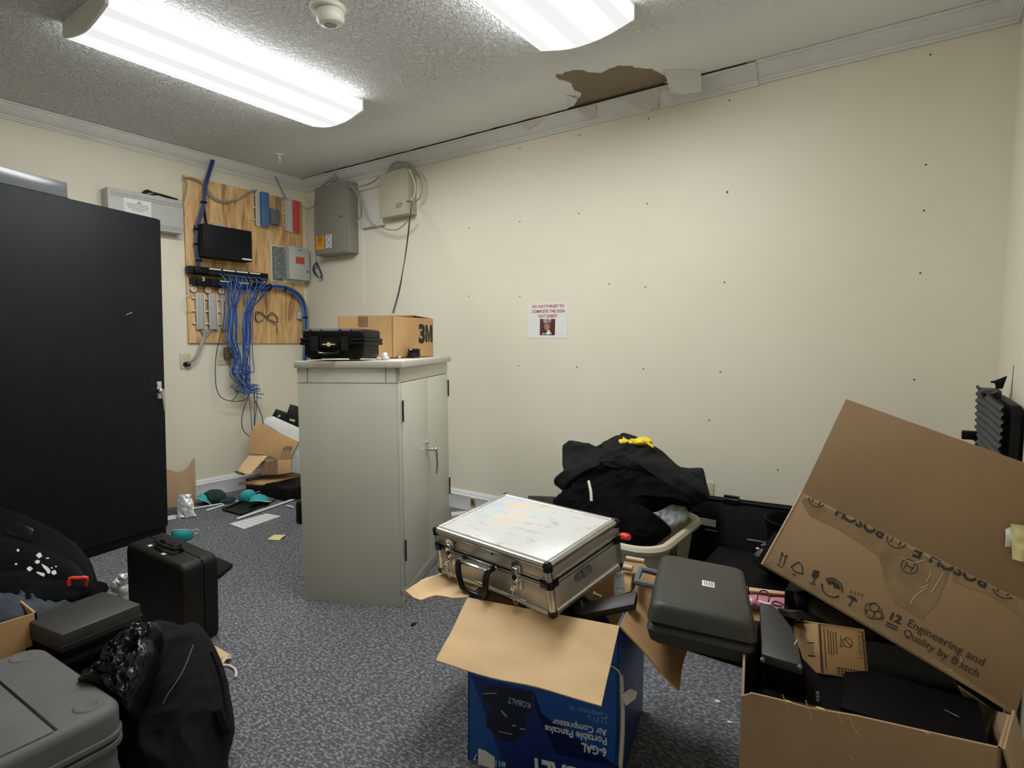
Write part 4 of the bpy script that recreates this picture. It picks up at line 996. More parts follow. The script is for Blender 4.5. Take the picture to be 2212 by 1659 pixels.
for x in (.075,.338):
    b = B(); b.box(x-.013,-.0015,sp-.040,x+.013,.006,sp+.004,.002); b.lathe([(0,0),(.015,0),(.016,.002),(.016,.004)], T=M4.Translation((x,.003,sp+.020)) @ M4.Rotation(PI/2,4,'X'))
    b.box(x-.010,-.010,sp-.016,x+.010,.0,sp+.024,.006); b.cyl((x,-.011,sp+.006),(x,-.004,sp+.006),.008); b.box(x-.008,-.013,sp-.034,x+.008,-.002,sp-.014,.003)
    la = b.out('latch', 'chrome', t)
    b = B(); b.cyl((x+.001,-.0135,sp-.002),(x+.001,-.009,sp-.002),.0065); b.out('lock_barrel', 'black_gloss', la)
    b = B(); b.box(x-.012,-.020,sp-.036,x+.004,-.012,sp-.026,.002); b.ball((x-.006,-.018,sp-.031),.006,sub=1); b.tube([(x+.006,-.016,sp-.032),(x+.012,-.017,sp-.055),(x+.002,-.018,sp-.074),(x-.008,-.017,sp-.058),(x-.004,-.016,sp-.036)],.0008,n=5); b.out('key', 'chrome', la)
b = B(); b.tube([(.147,-.006,.088),(.146,-.030,.086),(.150,-.040,.062),(.158,-.041,.024),(.176,-.043,.017),(.205,-.044,.016),(.236,-.043,.017),(.252,-.041,.024),(.258,-.040,.062),(.260,-.030,.086),(.259,-.006,.088)], .0085, n=12)
b.out('handle', 'black_gloss', t)
b = B(); b.box(.138,-.008,.082,.270,.0,.094,.003); b.tube([(.155,-.046,.094),(.205,-.050,.097),(.250,-.046,.094)], .004, n=8) if False else None
b.box(.150,-.034,.084,.256,-.010,.093,.004); b.out('handle_plate', 'chrome', t)
b = B(); n3 = (1,0,0); yc = .135; b.cyl((ax-.004,yc-.022,.062),(ax+.003,yc-.022,.062),.011); b.cyl((ax-.004,yc+.022,.062),(ax+.003,yc+.022,.062),.011); b.box(ax-.002,yc-.010,.052,ax+.006,yc+.010,.074,.003)
b.out('side_catch', 'grey_plastic', t)
b = B()
for k, (x, y) in enumerate(((.1,-.0006),(.23,-.0006))): b.ball((x+.02*k, .0018, .118+.004*k), .003, sc=(1.4,.6,1), sub=1)
b.out('dent', 'dark_slot', t)

# ------------------------------------------------------------------ black tool case on the big carton
mr_ = pose(-4.2,3.3,17.2,(3.737,-1.768,.452))
t = thing('tool_case', 'plain charcoal tool case with a small white sticker, propped on the big carton', 'tool case', mtx=mr_)
cx_, cy_, cz_ = .238, .400, .098
def cas(b, z0, z1, k0, k1, r0, m=None):
    loft(b, [rrect(cx_/2,cy_/2,cx_/2-k0-.008,cy_/2-k0-.008,r0,z0), rrect(cx_/2,cy_/2,cx_/2-k0,cy_/2-k0,r0,z0+.006), rrect(cx_/2,cy_/2,cx_/2-k1,cy_/2-k1,r0,z1-.016), rrect(cx_/2,cy_/2,cx_/2-k1-.003,cy_/2-k1-.003,r0,z1-.008), rrect(cx_/2,cy_/2,cx_/2-k1-.008,cy_/2-k1-.008,r0,z1-.003), rrect(cx_/2,cy_/2,cx_/2-k1-.016,cy_/2-k1-.016,r0*.8,z1)], m)
b = B(); cas(b, .0, .0485, .010, .0015, .022); b.out('base', 'grey_black_plastic', t)
b = B(); cas(b, .049, cz_, .0, .006, .024); b.out('lid', 'grey_black_plastic', t)
b = B(); b.tube([(.008,.235,.050),(-.040,.235,.052),(-.046,.245,.052),(-.046,.335,.052),(-.040,.345,.052),(.008,.345,.050)], .0085, n=8); b.out('handle', 'grey_plastic', t)
b = B(); b.box(.118,.178,cz_-.0002,.148,.218,cz_+.0006,.0002); 
for k in range(4): add_line(b, [(.124+k*.006,.186,cz_+.0006),(.124+k*.006,.210,cz_+.0006)], .0018, 'ink', (0,0,1))
b.mats[0:1] = b.mats[0:1] or ['paper']
o = b.out('sticker', None, t)
bpy.data.objects.remove(o)
b = B(); b.box(.118,.178,cz_-.0002,.148,.218,cz_+.0006,.0002,m='paper')
for k in range(4): add_line(b, [(.124+k*.006,.186,cz_+.0006),(.124+k*.006,.210,cz_+.0006)], .0018, 'ink', (0,0,1))
b.out('sticker', None, t)

# ------------------------------------------------------------------ big open carton at the lower right
mc = pose(0,0,12.6,(3.963,-1.815,0))
t = thing('cardboard_box', 'large plain brown carton at the lower right, open and full of black gear', 'cardboard box', mtx=mc)
bx, by, bz = .415, .52, .445; th = .005
b = B(); top = [(0,0,bz-.010),(.01,0,bz-.006),(.018,0,bz),(.07,0,bz-.001),(.12,0,bz-.004),(.2,0,bz+.001),(.3,0,bz),(bx,0,bz)]
b.prism([(0,0,0)]+[p for p in top]+[(bx,0,0)], (0,th,0))
b.prism([(0,th,0),(0,th,bz-.014),(0,.03,bz-.002),(0,.07,bz+.018),(0,by,bz+.01),(0,by,0)], (th,0,0)); b.box(0,by-th,0,bx+.08,by,bz-.17)
b.prism([(bx,0,0),(bx,0,bz),(bx+.052,.12,bz),(bx+.052,.12,0)], (-th,0,0)); b.prism([(bx+.052,.12,0),(bx+.052,.12,bz),(bx+.075,.26,bz-.07),(bx+.085,by,bz-.16),(bx+.085,by,0)], (-th,0,0))
b.prism([(0,0,0),(bx,0,0),(bx+.05,.12,0),(bx+.08,by,0),(0,by,0)], (0,0,th))
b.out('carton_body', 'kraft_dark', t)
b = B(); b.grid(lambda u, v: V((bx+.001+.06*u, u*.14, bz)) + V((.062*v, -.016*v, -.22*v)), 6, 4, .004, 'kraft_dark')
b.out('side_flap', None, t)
b = B(); n_ = mc.to_3x3() @ V((0,-1,0))
for l in ([(1835,1548),(1845,1575),(1858,1590)],[(1690,1500),(1702,1528)],[(1740,1512),(1750,1540),(1752,1552)],[(1810,1540),(1818,1560)],[(1832,1628),(1845,1645)]):
    FP = PL(mc @ V((0,0,0)), n_); add_line(b, [FP.at(x,y) for x,y in l], .0016, 'kraft_edge', n_, .0008)
b.out('creases', None, t, world=True)
for k in range(7):
    b = B(); x = .03+.055*k; b.ball(mc @ V((x,.003,bz-.002)), .003+.002*((k*7)%3)/2, sc=(2.2,.7,.6), sub=1); b.out('torn_edge', 'kraft_edge', t, world=True)
# black gear inside it
mi_ = mc @ pose(0,1.0,-10,(.026,.088,.03))
t = thing('hard_case', 'large matt black hard case filling the front of the lower right carton', 'hard case', mtx=mi_)
b = B(); b.box(0,0,0,.392,.225,.375,.012,seg=3); b.out('base', 'matte_black', t)
b = B(); b.box(-.003,-.003,.345,.395,.228,.353,.003); b.box(.15,.02,.374,.386,.21,.384,.003); b.out('rim', 'matte_black', t)
for k in range(5):
    b = B(); b.cyl((.10,.08+k*.0001,.345-.0*k),(.10,.08,.346),.001) if False else None
    p = at(1766,1498+k*8,z=.415-.006*k); b.ball(p, .0042, sub=2); b.out('hinge_pin', 'grey_plastic', t, world=True)
b = B(); p = at(2040,1533,z=.412); q = at(2072,1549,z=.412); b.tube([p, q], .0012, n=5, sm=1); tag(b.out('metal_rod','chrome'), 'thin bright metal rod lying on the black hard case in the carton', 'rod')
t = thing('hard_case', 'second black hard case at the back of the lower right carton', 'hard case', mtx=mc @ pose(0,0,-2,(.03,.315,.02)))
b = B(); b.box(0,0,0,.42,.19,.355,.012,seg=3); b.out('base', 'matte_black', t)
b = B(); b.box(-.003,-.003,.33,.423,.193,.338,.003); b.out('rim', 'matte_black', t)
t = thing('storage_bin', 'added tall black filler box on the floor behind the lower right carton, under the tilted carton', 'bin', (4.18,-1.06,0))  # black filler added so the gap under the tilted carton stays dark
b = B(); b.prism([(3.93,-1.19,.004),(4.44,-1.08,.004),(4.44,-.90,.004),(3.93,-.90,.004)], (0,0,.42), bev=.008); b.out('bin_body', 'matte_black', t, world=True)
# dark wedge-shaped housing between the tool case and the small carton
pl = PL(at(1690,1400,z=.485), V((-.02,-.12,1)))
t = thing('tool_housing', 'charcoal wedge-shaped housing with rivets between tool case and small carton', 'housing', tuple(pl.p))
b = B(); slab(b, pl, [(1641,1300),(1668,1306),(1690,1328),(1708,1352),(1722,1382),(1733,1438),(1645,1412)], .022, 'grey_black_plastic', .003); b.out('cover', None, t, world=True)
b = B(); pl2 = PL(pl.at(1690,1400)-V((0,0,.023)), pl.n); slab(b, pl2, [(1641,1310),(1690,1340),(1728,1400),(1742,1455),(1643,1430)], .13, 'matte_black', .003); b.out('housing_body', None, t, world=True)
b = B()
for x, y in ((1647,1421),(1728,1437)): b.ball(pl.at(x,y,-.004), .005, sub=2)
b.out('rivet', 'grey_plastic', t, world=True)
b = B(); add_line(b, [pl.at(1716,1392), pl.at(1722,1382)], .0015, 'white_marks', pl.n); b.out('scratch', None, t, world=True)
# small T-FCH carton
mt_ = pose(-26.0,-9.1,38.9,(4.076,-1.585,.410)); tx,ty,tz = .1096,.1015,.1033
t = thing('cardboard_box', 'small brown parts carton with vertical printing, tucked into the lower right carton', 'cardboard box', mtx=mt_)
b = B(); b.box(0,0,0,tx,.003,tz,.0005); b.box(0,ty-.003,0,tx,ty,tz); b.box(0,0,0,.003,ty,tz); b.box(tx-.003,0,0,tx,ty,tz); b.box(0,0,0,tx,ty,.003); b.out('carton_body', 'kraft', t)
b = B(); b.box(.001,.002,tz,tx*.98,ty*.52,tz+.002,T=M4.Rotation(.05,4,'X')); b.out('flap', 'kraft', t)
b = B(); b.box(.001,ty*.5,tz+.0035,tx*.98,ty,tz+.006); b.out('flap', 'kraft', t)
fp = PL(mt_ @ V((0,0,0)), mt_.to_3x3() @ V((0,-1,0))); n_ = fp.n; b = B()
q = lambda x, z: mt_ @ V((x*tx, 0, z*tz))
add_text(b, 'T-FCH15U-Y', q(.835,.97), q(.835,.40), n_, 'ink', .0, 1.35, .0006, spacing=1.15)
add_line(b, [q(.02,.985), q(.02,.02)], .0018, 'ink', n_); add_line(b, [q(.045,.985), q(.045,.02)], .0018, 'ink', n_); add_line(b, [q(.945,.96), q(.945,.05)], .0016, 'ink', n_); add_line(b, [q(.965,.96), q(.965,.05)], .001, 'ink', n_)
cc = (.62,.70); add_line(b, [q(cc[0]+.095*math.cos(k*PI/10), cc[1]+.10*math.sin(k*PI/10)) for k in range(20)], .0016, 'ink', n_, closed=True); add_line(b, [q(cc[0]-.06,cc[1]+.07), q(cc[0]+.06,cc[1]-.07)], .0018, 'ink', n_)
add_line(b, [q(.48,.82),q(.44,.58),q(.52,.62)], .0012, 'ink', n_); add_line(b, [q(.50,.76),q(.48,.60)], .001, 'ink', n_)
for x, z0, z1 in ((.12,.90,.10),(.20,.90,.42),(.255,.88,.40),(.31,.86,.42),(.37,.88,.46)):
    zz = z0
    while zz > z1: add_line(b, [q(x,zz), q(x,zz-.035)], .0022, 'ink', n_); zz -= .045
add_line(b, [q(.34,.17),q(.90,.17),q(.90,.05),q(.34,.05)], .001, 'ink', n_, closed=True)
for k in range(8): add_line(b, [q(.37+.065*k,.15), q(.40+.065*k,.15)], .003, 'ink', n_); add_line(b, [q(.37+.065*k,.11), q(.41+.065*k,.11)], .003, 'ink', n_); add_line(b, [q(.37+.065*k,.075), q(.40+.065*k,.075)], .002, 'ink', n_)
nl = mt_.to_3x3() @ V((-1,0,0)); ql = lambda y, z: mt_ @ V((0, y*ty, z*tz))
add_poly(b, [ql(.22,.58),ql(.42,.58),ql(.42,.35),ql(.22,.35)], 'kraft_dark', nl); add_line(b, [ql(.18,.60),ql(.46,.60)], .0018, 'ink', nl); add_line(b, [ql(.18,.33),ql(.46,.33)], .0018, 'ink', nl)
b.out('printing', None, t, world=True)
# folded bracket and cables behind it
pl = PL(at(1800,1330,z=.47), V((0,-.55,.83)))
t = thing('camera_bracket', 'dark grey metal bracket with a round hole, above the small carton', 'bracket', tuple(pl.p))
b = B(); slab(b, pl, [(1746,1311),(1751,1296),(1766,1288),(1900,1356),(1880,1372),(1800,1350),(1760,1328)], .03, 'grey_black_plastic', .003); b.out('plate', None, t, world=True)
b = B(); b.cyl(pl.at(1751.5,1312,.0006), pl.at(1751.5,1312,-.002), .0045, n=14); b.out('hole', 'dark_slot', t, world=True)
b = B(); slab(b, PL(pl.p+V((-.01,.03,.0)), pl.n), [(1712,1276),(1745,1272),(1775,1292),(1745,1312),(1722,1300)], .03, 'black_plastic', .006); b.out('knob', None, t, world=True)
b = B()
for k in range(9): b.tube([at(1683+k,1316+k*1.5,z=.47), at(1705+k*2,1320+k*2,z=.48+.006*(k%3)), at(1730,1322+k*1.5,z=.485), at(1752+k,1330+k,z=.47)], .004, n=6)
tag(b.out('folded_cable','black_cable'), 'folded bunch of black cable in front of the grey bracket', 'cable')
pl = PL(at(1670,1285,z=.36), V((0,-.75,.66)))
t = thing('shallow_carton', 'shallow carton holding a pink bubble-wrapped parcel, behind the tool case', 'cardboard box', tuple(pl.p))
b = B(); slab(b, pl, [(1618,1268),(1722,1281),(1724,1287),(1618,1276)], .15, 'kraft_light', .001); slab(b, PL(pl.p-pl.n*.02, pl.n), [(1618,1300),(1740,1330),(1740,1350),(1618,1340)], .2, 'kraft', .001); b.out('carton_body', None, t, world=True)
o = blob('pink_parcel', [(pl.at(1650,1293,-.03), (.075,.022,.03)), (pl.at(1690,1300,-.03), (.075,.024,.03)), (pl.at(1705,1308,-.03), (.06,.022,.03))], 'pink_wrap', voxel=.006, amp=.003, scale=45)
tag(o, 'pink bubble-wrapped parcel in the shallow carton behind the tool case', 'parcel')
wire([at(x,y,z=.47) for x, y in [(1636,1296),(1638,1283),(1645,1276),(1655,1277),(1662,1286),(1660,1300)]],.0018,'black_cable','wire_loop','black wire standing in an arch in front of the pink parcel','wire')
wire([at(x,y,z=.47) for x, y in [(1640,1318),(1660,1316),(1685,1323),(1700,1312),(1690,1305),(1676,1299),(1668,1303),(1675,1308),(1690,1310)]],.0018,'black_cable','wire_loop','small twisted black wire loop beside the arched wire','wire')

# ------------------------------------------------------------------ tilted Bosch carton
P1, P2, P3, P5 = V((3.988,-1.353,.754)), V((3.914,-1.426,.57)), V((4.409,-1.521,.41)), V((4.074,-1.312,.999))
d_ = P3-P2; P4 = P1+d_*.945; P6 = P5+d_*.80
ns = d_.cross(P1-P2).normalized(); ns = -ns if ns.dot(CAM-P1) < 0 else ns
nf = d_.cross(P5-P1).normalized(); nf = -nf if nf.dot(CAM-P1) < 0 else nf
t = thing('cardboard_box', 'long brown shipping carton with black handling symbols, tilted against the right wall', 'cardboard box', tuple(P2))
b = B(); b.prism([P2, P3, P4, P1], -ns*.005, bev=.0008); sp_ = b.out('side_panel', 'kraft_brown', t, world=True)
b = B(); b.prism([P1, P4, P6, P5], -nf*.005, bev=.0008); fp_ = b.out('top_flap', 'kraft_brown', t, world=True)
dp = .13
b = B(); b.prism([P2, P3, P3-ns*dp, P2-ns*dp], (P1-P2).normalized()*.005); b.out('bottom_panel', 'kraft_brown', t, world=True)
b = B(); b.prism([P2-ns*dp, P3-ns*dp, P4-ns*dp, P1-ns*dp], -ns*.005); b.out('back_panel', 'kraft_brown', t, world=True)
b = B(); b.tube([P1-ns*.001, P2-ns*.001], .0028, n=6, sm=1); b.out('cut_edge', 'kraft_edge', t, world=True)
SP = PL(P2, ns); X4 = lambda x, y, off=0: SP.at(1620+x/2.963, 1000+y/2.963, off)
b = B(); n_ = ns
def tp(l, m='tape', off=.0005): add_poly(b, [X4(x,y) for x,y in l], m, n_, off)
tp([(118,555),(335,190),(350,198),(560,300),(860,455),(980,520),(830,600),(560,430),(380,345),(300,330),(150,600)][0:0] or [(345,215),(860,462),(1000,535),(965,600),(830,600),(560,420),(380,340),(330,250)])
tp([(825,600),(1000,540),(1290,670),(1200,890),(1100,1000),(930,900),(880,800),(850,700)], off=.0006)
tp([(1290,670),(1754,900),(1754,1000),(1540,850),(1300,760)])
tp([(95,650),(180,600),(260,690),(700,960),(1180,1250),(1700,1590),(1680,1610),(1190,1300),(690,1000)], off=.0005)
b.out('packing_tape', None, t, world=True)
b = B(); L4 = lambda l, wd, closed=False, m='ink': add_line(b, [X4(x,y) for x,y in l], wd, m, n_, .0012, closed)
G4 = lambda l, m='ink', off=.0011: add_poly(b, [X4(x,y) for x,y in l], m, n_, off)
hd = (P4-P1).normalized(); upv = (P1-P2).normalized(); clip = (P1-upv*.001, upv)
for (x0,y0,x1,y1) in ((1808,1146,1911,1196),(2010,1246,2133,1305)):
    pass
def half_text(s_, x0, y0, x1, y1, k):
    A_, B_ = SP.at(x0,y0), SP.at(x1,y1); add_text(b, s_, A_+upv*k, B_+upv*k, n_, 'ink', .03, 1.1, .0012, clip)
half_text('BOSCH', 1911,1153, 1809,1101, .012)
half_text('BOSCH', 2133,1259, 2011,1202, .012)
half_text('E', 1992,1193, 1975,1186, .010)
def ring_logo(x, y, r_, lim=None, w_=.0018):
    c = SP.at(x, y); pts = []
    for k in range(25):
        a_ = k*PI/12; p = c + hd*r_*math.cos(a_) + upv*r_*math.sin(a_)
        if lim is not None and (p-P1).dot(upv) > -.001: 
            if pts: add_line(b, pts, w_, 'ink', n_, .0012); pts = []
            continue
        pts.append(p)
    if pts: add_line(b, pts, w_, 'ink', n_, .0012)
    for s_ in (-1,1): 
        for a0, a1 in (((-.45*r_)*s_,-.6*r_),((-.45*r_)*s_,.6*r_)): pass
        A_ = c+hd*s_*r_*.45; q0, q1 = A_-upv*r_*.6, A_+upv*r_*.6
        if lim is not None and (q1-P1).dot(upv) > -.001: q1 = q1 - upv*((q1-P1).dot(upv)+.001)
        add_line(b, [q0, q1], w_, 'ink', n_, .0012)
    if lim is None: add_line(b, [c-hd*r_*.45, c+hd*r_*.45], w_*1.4, 'ink', n_, .0012)
ring_logo(1964,1224,.0155)
for x, y in ((1765,1079),(1937,1166),(2170,1272)): ring_logo(x, y, .019, True)
# handling symbols
L4([(185,655),(207,572)],.0016); L4([(197,590),(207,572),(213,592)],.0016); L4([(212,662),(233,588)],.0016); L4([(222,604),(233,588),(239,606)],.0016); L4([(168,650),(212,672)],.0016)
L4([(262,664),(310,633),(333,655),(338,708),(318,706),(285,692)],.0022,True); G4([(275,706),(296,712),(292,722),(272,714)])
G4([(408,685),(446,692),(436,728),(420,740),(404,735),(394,722)]); L4([(416,738),(402,775)],.002); L4([(385,768),(416,782)],.002)
cc = X4(525,798)
for k0, k1 in ((0.1,2.7),(3.3,5.9)):
    add_line(b, [cc+hd*.0215*math.cos(k0+(k1-k0)*i/10)+upv*.0215*math.sin(k0+(k1-k0)*i/10) for i in range(11)], .0028, 'ink', n_, .0012)
add_line(b, [cc+hd*.013*math.cos(.4+i*.3)+upv*.013*math.sin(.4+i*.3) for i in range(9)], .0085, 'ink', n_, .0012); G4([(535,755),(572,790),(535,800)])
G4([(620,850),(650,848),(675,862),(690,893),(662,878),(640,866)]); L4([(658,868),(640,910),(632,910),(628,903)],.0018)
for k in range(4): L4([(650+k*24,815+k*7),(642+k*24,832+k*7)],.0007)
for k in range(3):
    c_ = X4(*((795,925),(765,965),(825,975))[k]); add_line(b, [c_+hd*.009*math.cos(i*PI/5)+upv*.009*math.sin(i*PI/5) for i in range(10)], .0012, 'ink', n_, .0012, True)
L4([(740,905),(800,893),(845,940),(840,990),(780,1000),(735,940)],.0010,True)
add_text(b, '12', X4(893,1000), X4(962,1032), n_, 'ink', .03, .95, .0012)
L4([(874,1018),(948,1054)],.0028); L4([(866,1034),(940,1070)],.0028)
add_text(b, 'Engineering and', X4(1006,1040), X4(1490,1300), n_, 'ink', .0, 1.1, .0012)
add_text(b, 'Quality by Bosch', X4(977,1098), X4(1455,1372), n_, 'ink', .0, 1.1, .0012)
b.out('printing', None, t, world=True)
b = B()
for l in ([(330,240),(365,225),(385,215)],[(1025,905),(1060,850),(1130,800)],[(1090,800),(1110,795),(1140,780)],[(1240,700),(1200,770),(1160,830)],[(1120,590),(1180,620),(1240,640)],[(960,600),(1040,640),(1120,620)],[(1340,1230),(1355,1260),(1330,1300)],[(1280,1330),(1300,1330)],[(1160,700),(1130,760)]):
    b.tube([X4(x,y,.0010) for x,y in l], .0005, n=5)
b.out('tape_wrinkles', 'clear_plastic' if False else 'torn_paper', t, world=True)
# yellow paper held on the flap
FP2 = PL(P1, nf)
t = thing('yellow_paper', 'crumpled pale yellow paper stuck with clear tape to the tilted carton flap', 'paper', tuple(FP2.at(2200,1170)))
b = B(); e4 = [FP2.at(2184,1131,.012), FP2.at(2250,1140,.016), FP2.at(2250,1222,.012), FP2.at(2187,1207,.008)]
b.grid(lambda u, v: e4[0].lerp(e4[1],u).lerp(e4[3].lerp(e4[2],u),v) + nf*(.006*math.sin(u*3)+.003*noise.noise(V((u*5,v*5,1)))), 10, 10, .001, 'yellow_paper'); b.out('sheet', None, t, world=True)
b = B()
for k in range(3): b.tube([FP2.at(2174+k*4,1143+k*-2,.006), FP2.at(2175+k*4,1160,.010), FP2.at(2174+k*4,1180,.006)], .0016, n=6)
b.out('tape_roll', 'white_card', t, world=True)

# ------------------------------------------------------------------ open foam-lined case in the right corner
N0 = at(2166,960,y=-.80); N1 = at(2112,960,y=-.36)
t = thing('rifle_case', 'tall open black case lined with grey egg-crate foam, in the right corner', 'case', (4.43,-.6,0))
b = B(); tz = 1.0
b.prism([(N0.x+.012,-.80,.0),(4.468,-.80,.0),(4.468,-.36,.0),(N1.x+.03,-.36,.0)], (0,0,.965), bev=.01); b.out('shell', 'black_plastic', t, world=True)
def foam(u, v):
    p = V((N0.x, -.80, 0)).lerp(V((N1.x, -.36, 0)), u); p.z = .01+v*(.955+.03*u)
    out_ = V((-1,-.12,0)).normalized(); h = .5+.25*(math.sin(u*2*PI*14)+math.sin(v*2*PI*42+u*3))
    return p + out_*(.015*h + .006*noise.noise(p*7))
b = B(); b.grid(foam, 100, 340, 0, 'foam_grey'); b.out('foam', None, t, world=True)
b = B(); q0 = at(2119,838,y=-.42); b.box(q0.x-.002,-.50,q0.z-.03,q0.x+.05,-.38,q0.z+.0,.008); b.tube([at(2118,848,y=-.5), at(2140,851,y=-.5), at(2155,846,y=-.5)], .007, n=6); b.out('rim_latch', 'grey_black_plastic', t, world=True)
b = B(); pg = PL(at(2160,825,y=-.45), (0,-1,0)); slab(b, pg, [(2148,823),(2158,819),(2176,812),(2174,818),(2166,840),(2152,840),(2150,828),(2140,827),(2141,823)], .014, 'black_plastic', .001); b.out('hasp', None, t, world=True)
b = B(); pg = PL(at(2090,940,y=-.42), (0,-1,0)); slab(b, pg, [(2078,931),(2110,933),(2110,951),(2077,949)], .03, 'black_plastic', .003); b.out('side_latch', None, t, world=True)
b = B(); p = at(2186,835,x=W-.001); b.box(W-.0015,p.y-.003,p.z-.03,W-.0,p.y+.003,p.z+.07); tag(b.out('wall_scuff','grey_plastic'), 'dark vertical scuff on the right wall above the foam-lined case', 'scuff')

def cushion(name, pxs, pl, front, back, m, amp=.012, scale=9, seed=0, fine=.5, nr=26, p=2.6, stretch=(1,1,1), centre=None):
    """soft garment or bag: its outline lies on plane pl, it swells towards the room by front and away by back, with creases"""
    o = [pl.at(x, y) for x, y in pxs]; k = len(o); pts = []
    for i in range(k):                                   # smooth and densify the outline
        a_, b_, c_, d_ = o[i-1], o[i], o[(i+1)%k], o[(i+2)%k]; n = max(2, int((c_-b_).length/.009))
        for j in range(n):
            t = j/n; q = .5*((2*b_)+(c_-a_)*t+(2*a_-5*b_+4*c_-d_)*t*t+(3*b_-a_-3*c_+d_)*t**3); pts.append(b_.lerp(c_, t).lerp(q, .7))
    K = len(pts); cen = sum(pts, V())/K if centre is None else pl.at(*centre); sv = V((seed*3.1, seed*1.7, seed*.9)); st = V(stretch)
    def crease(q0):
        q = V((q0.x*st.x, q0.y*st.y, q0.z*st.z))*scale + sv; q = q + noise.noise_vector(q*.6)*1.1
        h = (1-abs(noise.noise(q))*3.0); h += fine*(1-abs(noise.noise(q*2.2+V((5,5,5))))*3.0); return h
    tb = bmesh.new(); F = []; Bk = []
    for i in range(nr+1):
        r = i/nr; rr = 1-(1-r)**1.25 if i < nr else 1; row = []; rowb = []
        for j, e in enumerate(pts):
            base = cen.lerp(e, rr); sw = (1-rr**p)**.5
            f = base + pl.n*(front*sw) ; g = base - pl.n*(back*sw)
            w_ = min(1, sw*1.6)
            if i == nr: row.append(tb.verts.new(base)); rowb.append(row[-1])
            else: row.append(tb.verts.new(f + pl.n*amp*crease(f)*w_)); rowb.append(tb.verts.new(g - pl.n*amp*.5*crease(g)*w_))
        F.append(row); Bk.append(rowb)
    for G, fl in ((F, 1), (Bk, -1)):
        for i in range(nr):
            for j in range(K):
                q = (G[i][j], G[i+1][j], G[i+1][(j+1)%K], G[i][(j+1)%K]); 
                try: tb.faces.new(q if fl > 0 else q[::-1])
                except ValueError: pass
    bmesh.ops.remove_doubles(tb, verts=tb.verts[:], dist=1e-5)
    for v in tb.verts:
        if v.co.z < .003: v.co.z = .003
        if v.co.y > -.02: v.co.y = -.02
    bmesh.ops.recalc_face_normals(tb, faces=tb.faces[:])
    b = B(); b.add(tb, m); return b.out(name, ang=1.2)

# ------------------------------------------------------------------ laundry basket and clothes
t = thing('laundry_basket', 'beige plastic laundry basket piled with black clothes against the back wall', 'laundry basket', (3.13,-.58,0))
b = B(); c_ = (3.12,-.58)
R_ = [rrect(*c_,.25,.25,.08,.0), rrect(*c_,.265,.262,.09,.12), rrect(*c_,.285,.282,.10,.29), rrect(*c_,.289,.286,.10,.315), rrect(*c_,.281,.278,.095,.315), rrect(*c_,.277,.274,.095,.29), rrect(*c_,.245,.242,.08,.02)]
loft(b, R_); b.out('tub', 'basket_beige', t, world=True)
b = B(); loft(b, [rrect(*c_,.287,.284,.10,.288), rrect(*c_,.312,.308,.12,.300), rrect(*c_,.320,.316,.125,.318), rrect(*c_,.312,.308,.12,.332), rrect(*c_,.296,.292,.11,.335), rrect(*c_,.280,.277,.10,.322)], cap=False); b.out('rim', 'basket_beige', t, world=True)
b = B(); add_text(b, 'AV', V((3.409,-.70,.215)), V((3.409,-.60,.215)), (1,0,0), 'ink', .04, 1.2, .002); b.out('handwriting', None, t, world=True)
pj = PL(at(1330,1110,y=-.60), V((-.05,-.72,.70)))
o = cushion('black_jacket', [(1195,1088),(1205,1075),(1222,1066),(1250,1040),(1300,1020),(1400,1020),(1470,1050),(1495,1093),(1470,1085),(1440,1092),(1400,1112),(1425,1124),(1449,1142),(1440,1153),(1409,1176),(1380,1182),(1346,1172),(1300,1180),(1260,1160),(1229,1120)], pj, .085, .10, 'fabric_deep_black', amp=.014, scale=10, seed=3)
tag(o, 'deep black jacket lowest in the clothes pile, sagging over the basket rim', 'jacket')
pj = PL(at(1350,1010,y=-.42), V((-.02,-.80,.60)))
o = cushion('padded_jacket', [(1217,985),(1218,968),(1232,960),(1261,972),(1287,976),(1324,957),(1346,948),(1378,950),(1407,963),(1436,980),(1470,1011),(1500,1030),(1522,1050),(1531,1076),(1517,1082),(1500,1090),(1470,1076),(1430,1052),(1380,1036),(1340,1032),(1290,1042),(1263,1048),(1240,1058),(1221,1063),(1205,1052),(1198,1045),(1219,1027),(1217,1005)], pj, .11, .12, 'jacket_lit_black', amp=.013, scale=8, seed=5, fine=.35, centre=(1360,1005))
tag(o, 'padded black jacket draped over the top of the clothes pile', 'jacket'); jk = o
pj = PL(at(1495,1030,y=-.30), V((.05,-.95,.2)))
o = cushion('folded_trousers', [(1465,1011),(1490,1011),(1512,1010),(1519,1014),(1526,1045),(1532,1075),(1500,1085),(1460,1050)], pj, .02, .04, 'navy_fabric', amp=.004, scale=16, seed=8, p=6)
tag(o, 'folded dark navy garment sticking out at the right of the clothes pile', 'garment')
pj = PL(at(1360,955,y=-.28), V((0,-.95,.2)))
o = cushion('garment_collar', [(1305,968),(1324,955),(1340,938),(1348,935),(1378,944),(1400,956),(1425,978),(1360,990)], pj, .03, .05, 'fabric_black', amp=.006, scale=14, seed=9, p=4)
tag(o, 'black cloth peak at the very top of the clothes pile behind the yellow gloves', 'garment')
gp = on_surf(jk, [(1375,960)], 0); gy = gp[0].y-.006 if gp else -.5
pj = PL(at(1372,955,y=gy), V((0,-.75,.65)))
t = thing('rubber_gloves', 'bright yellow gloves lying on top of the pile of black clothes', 'gloves', tuple(pj.p))
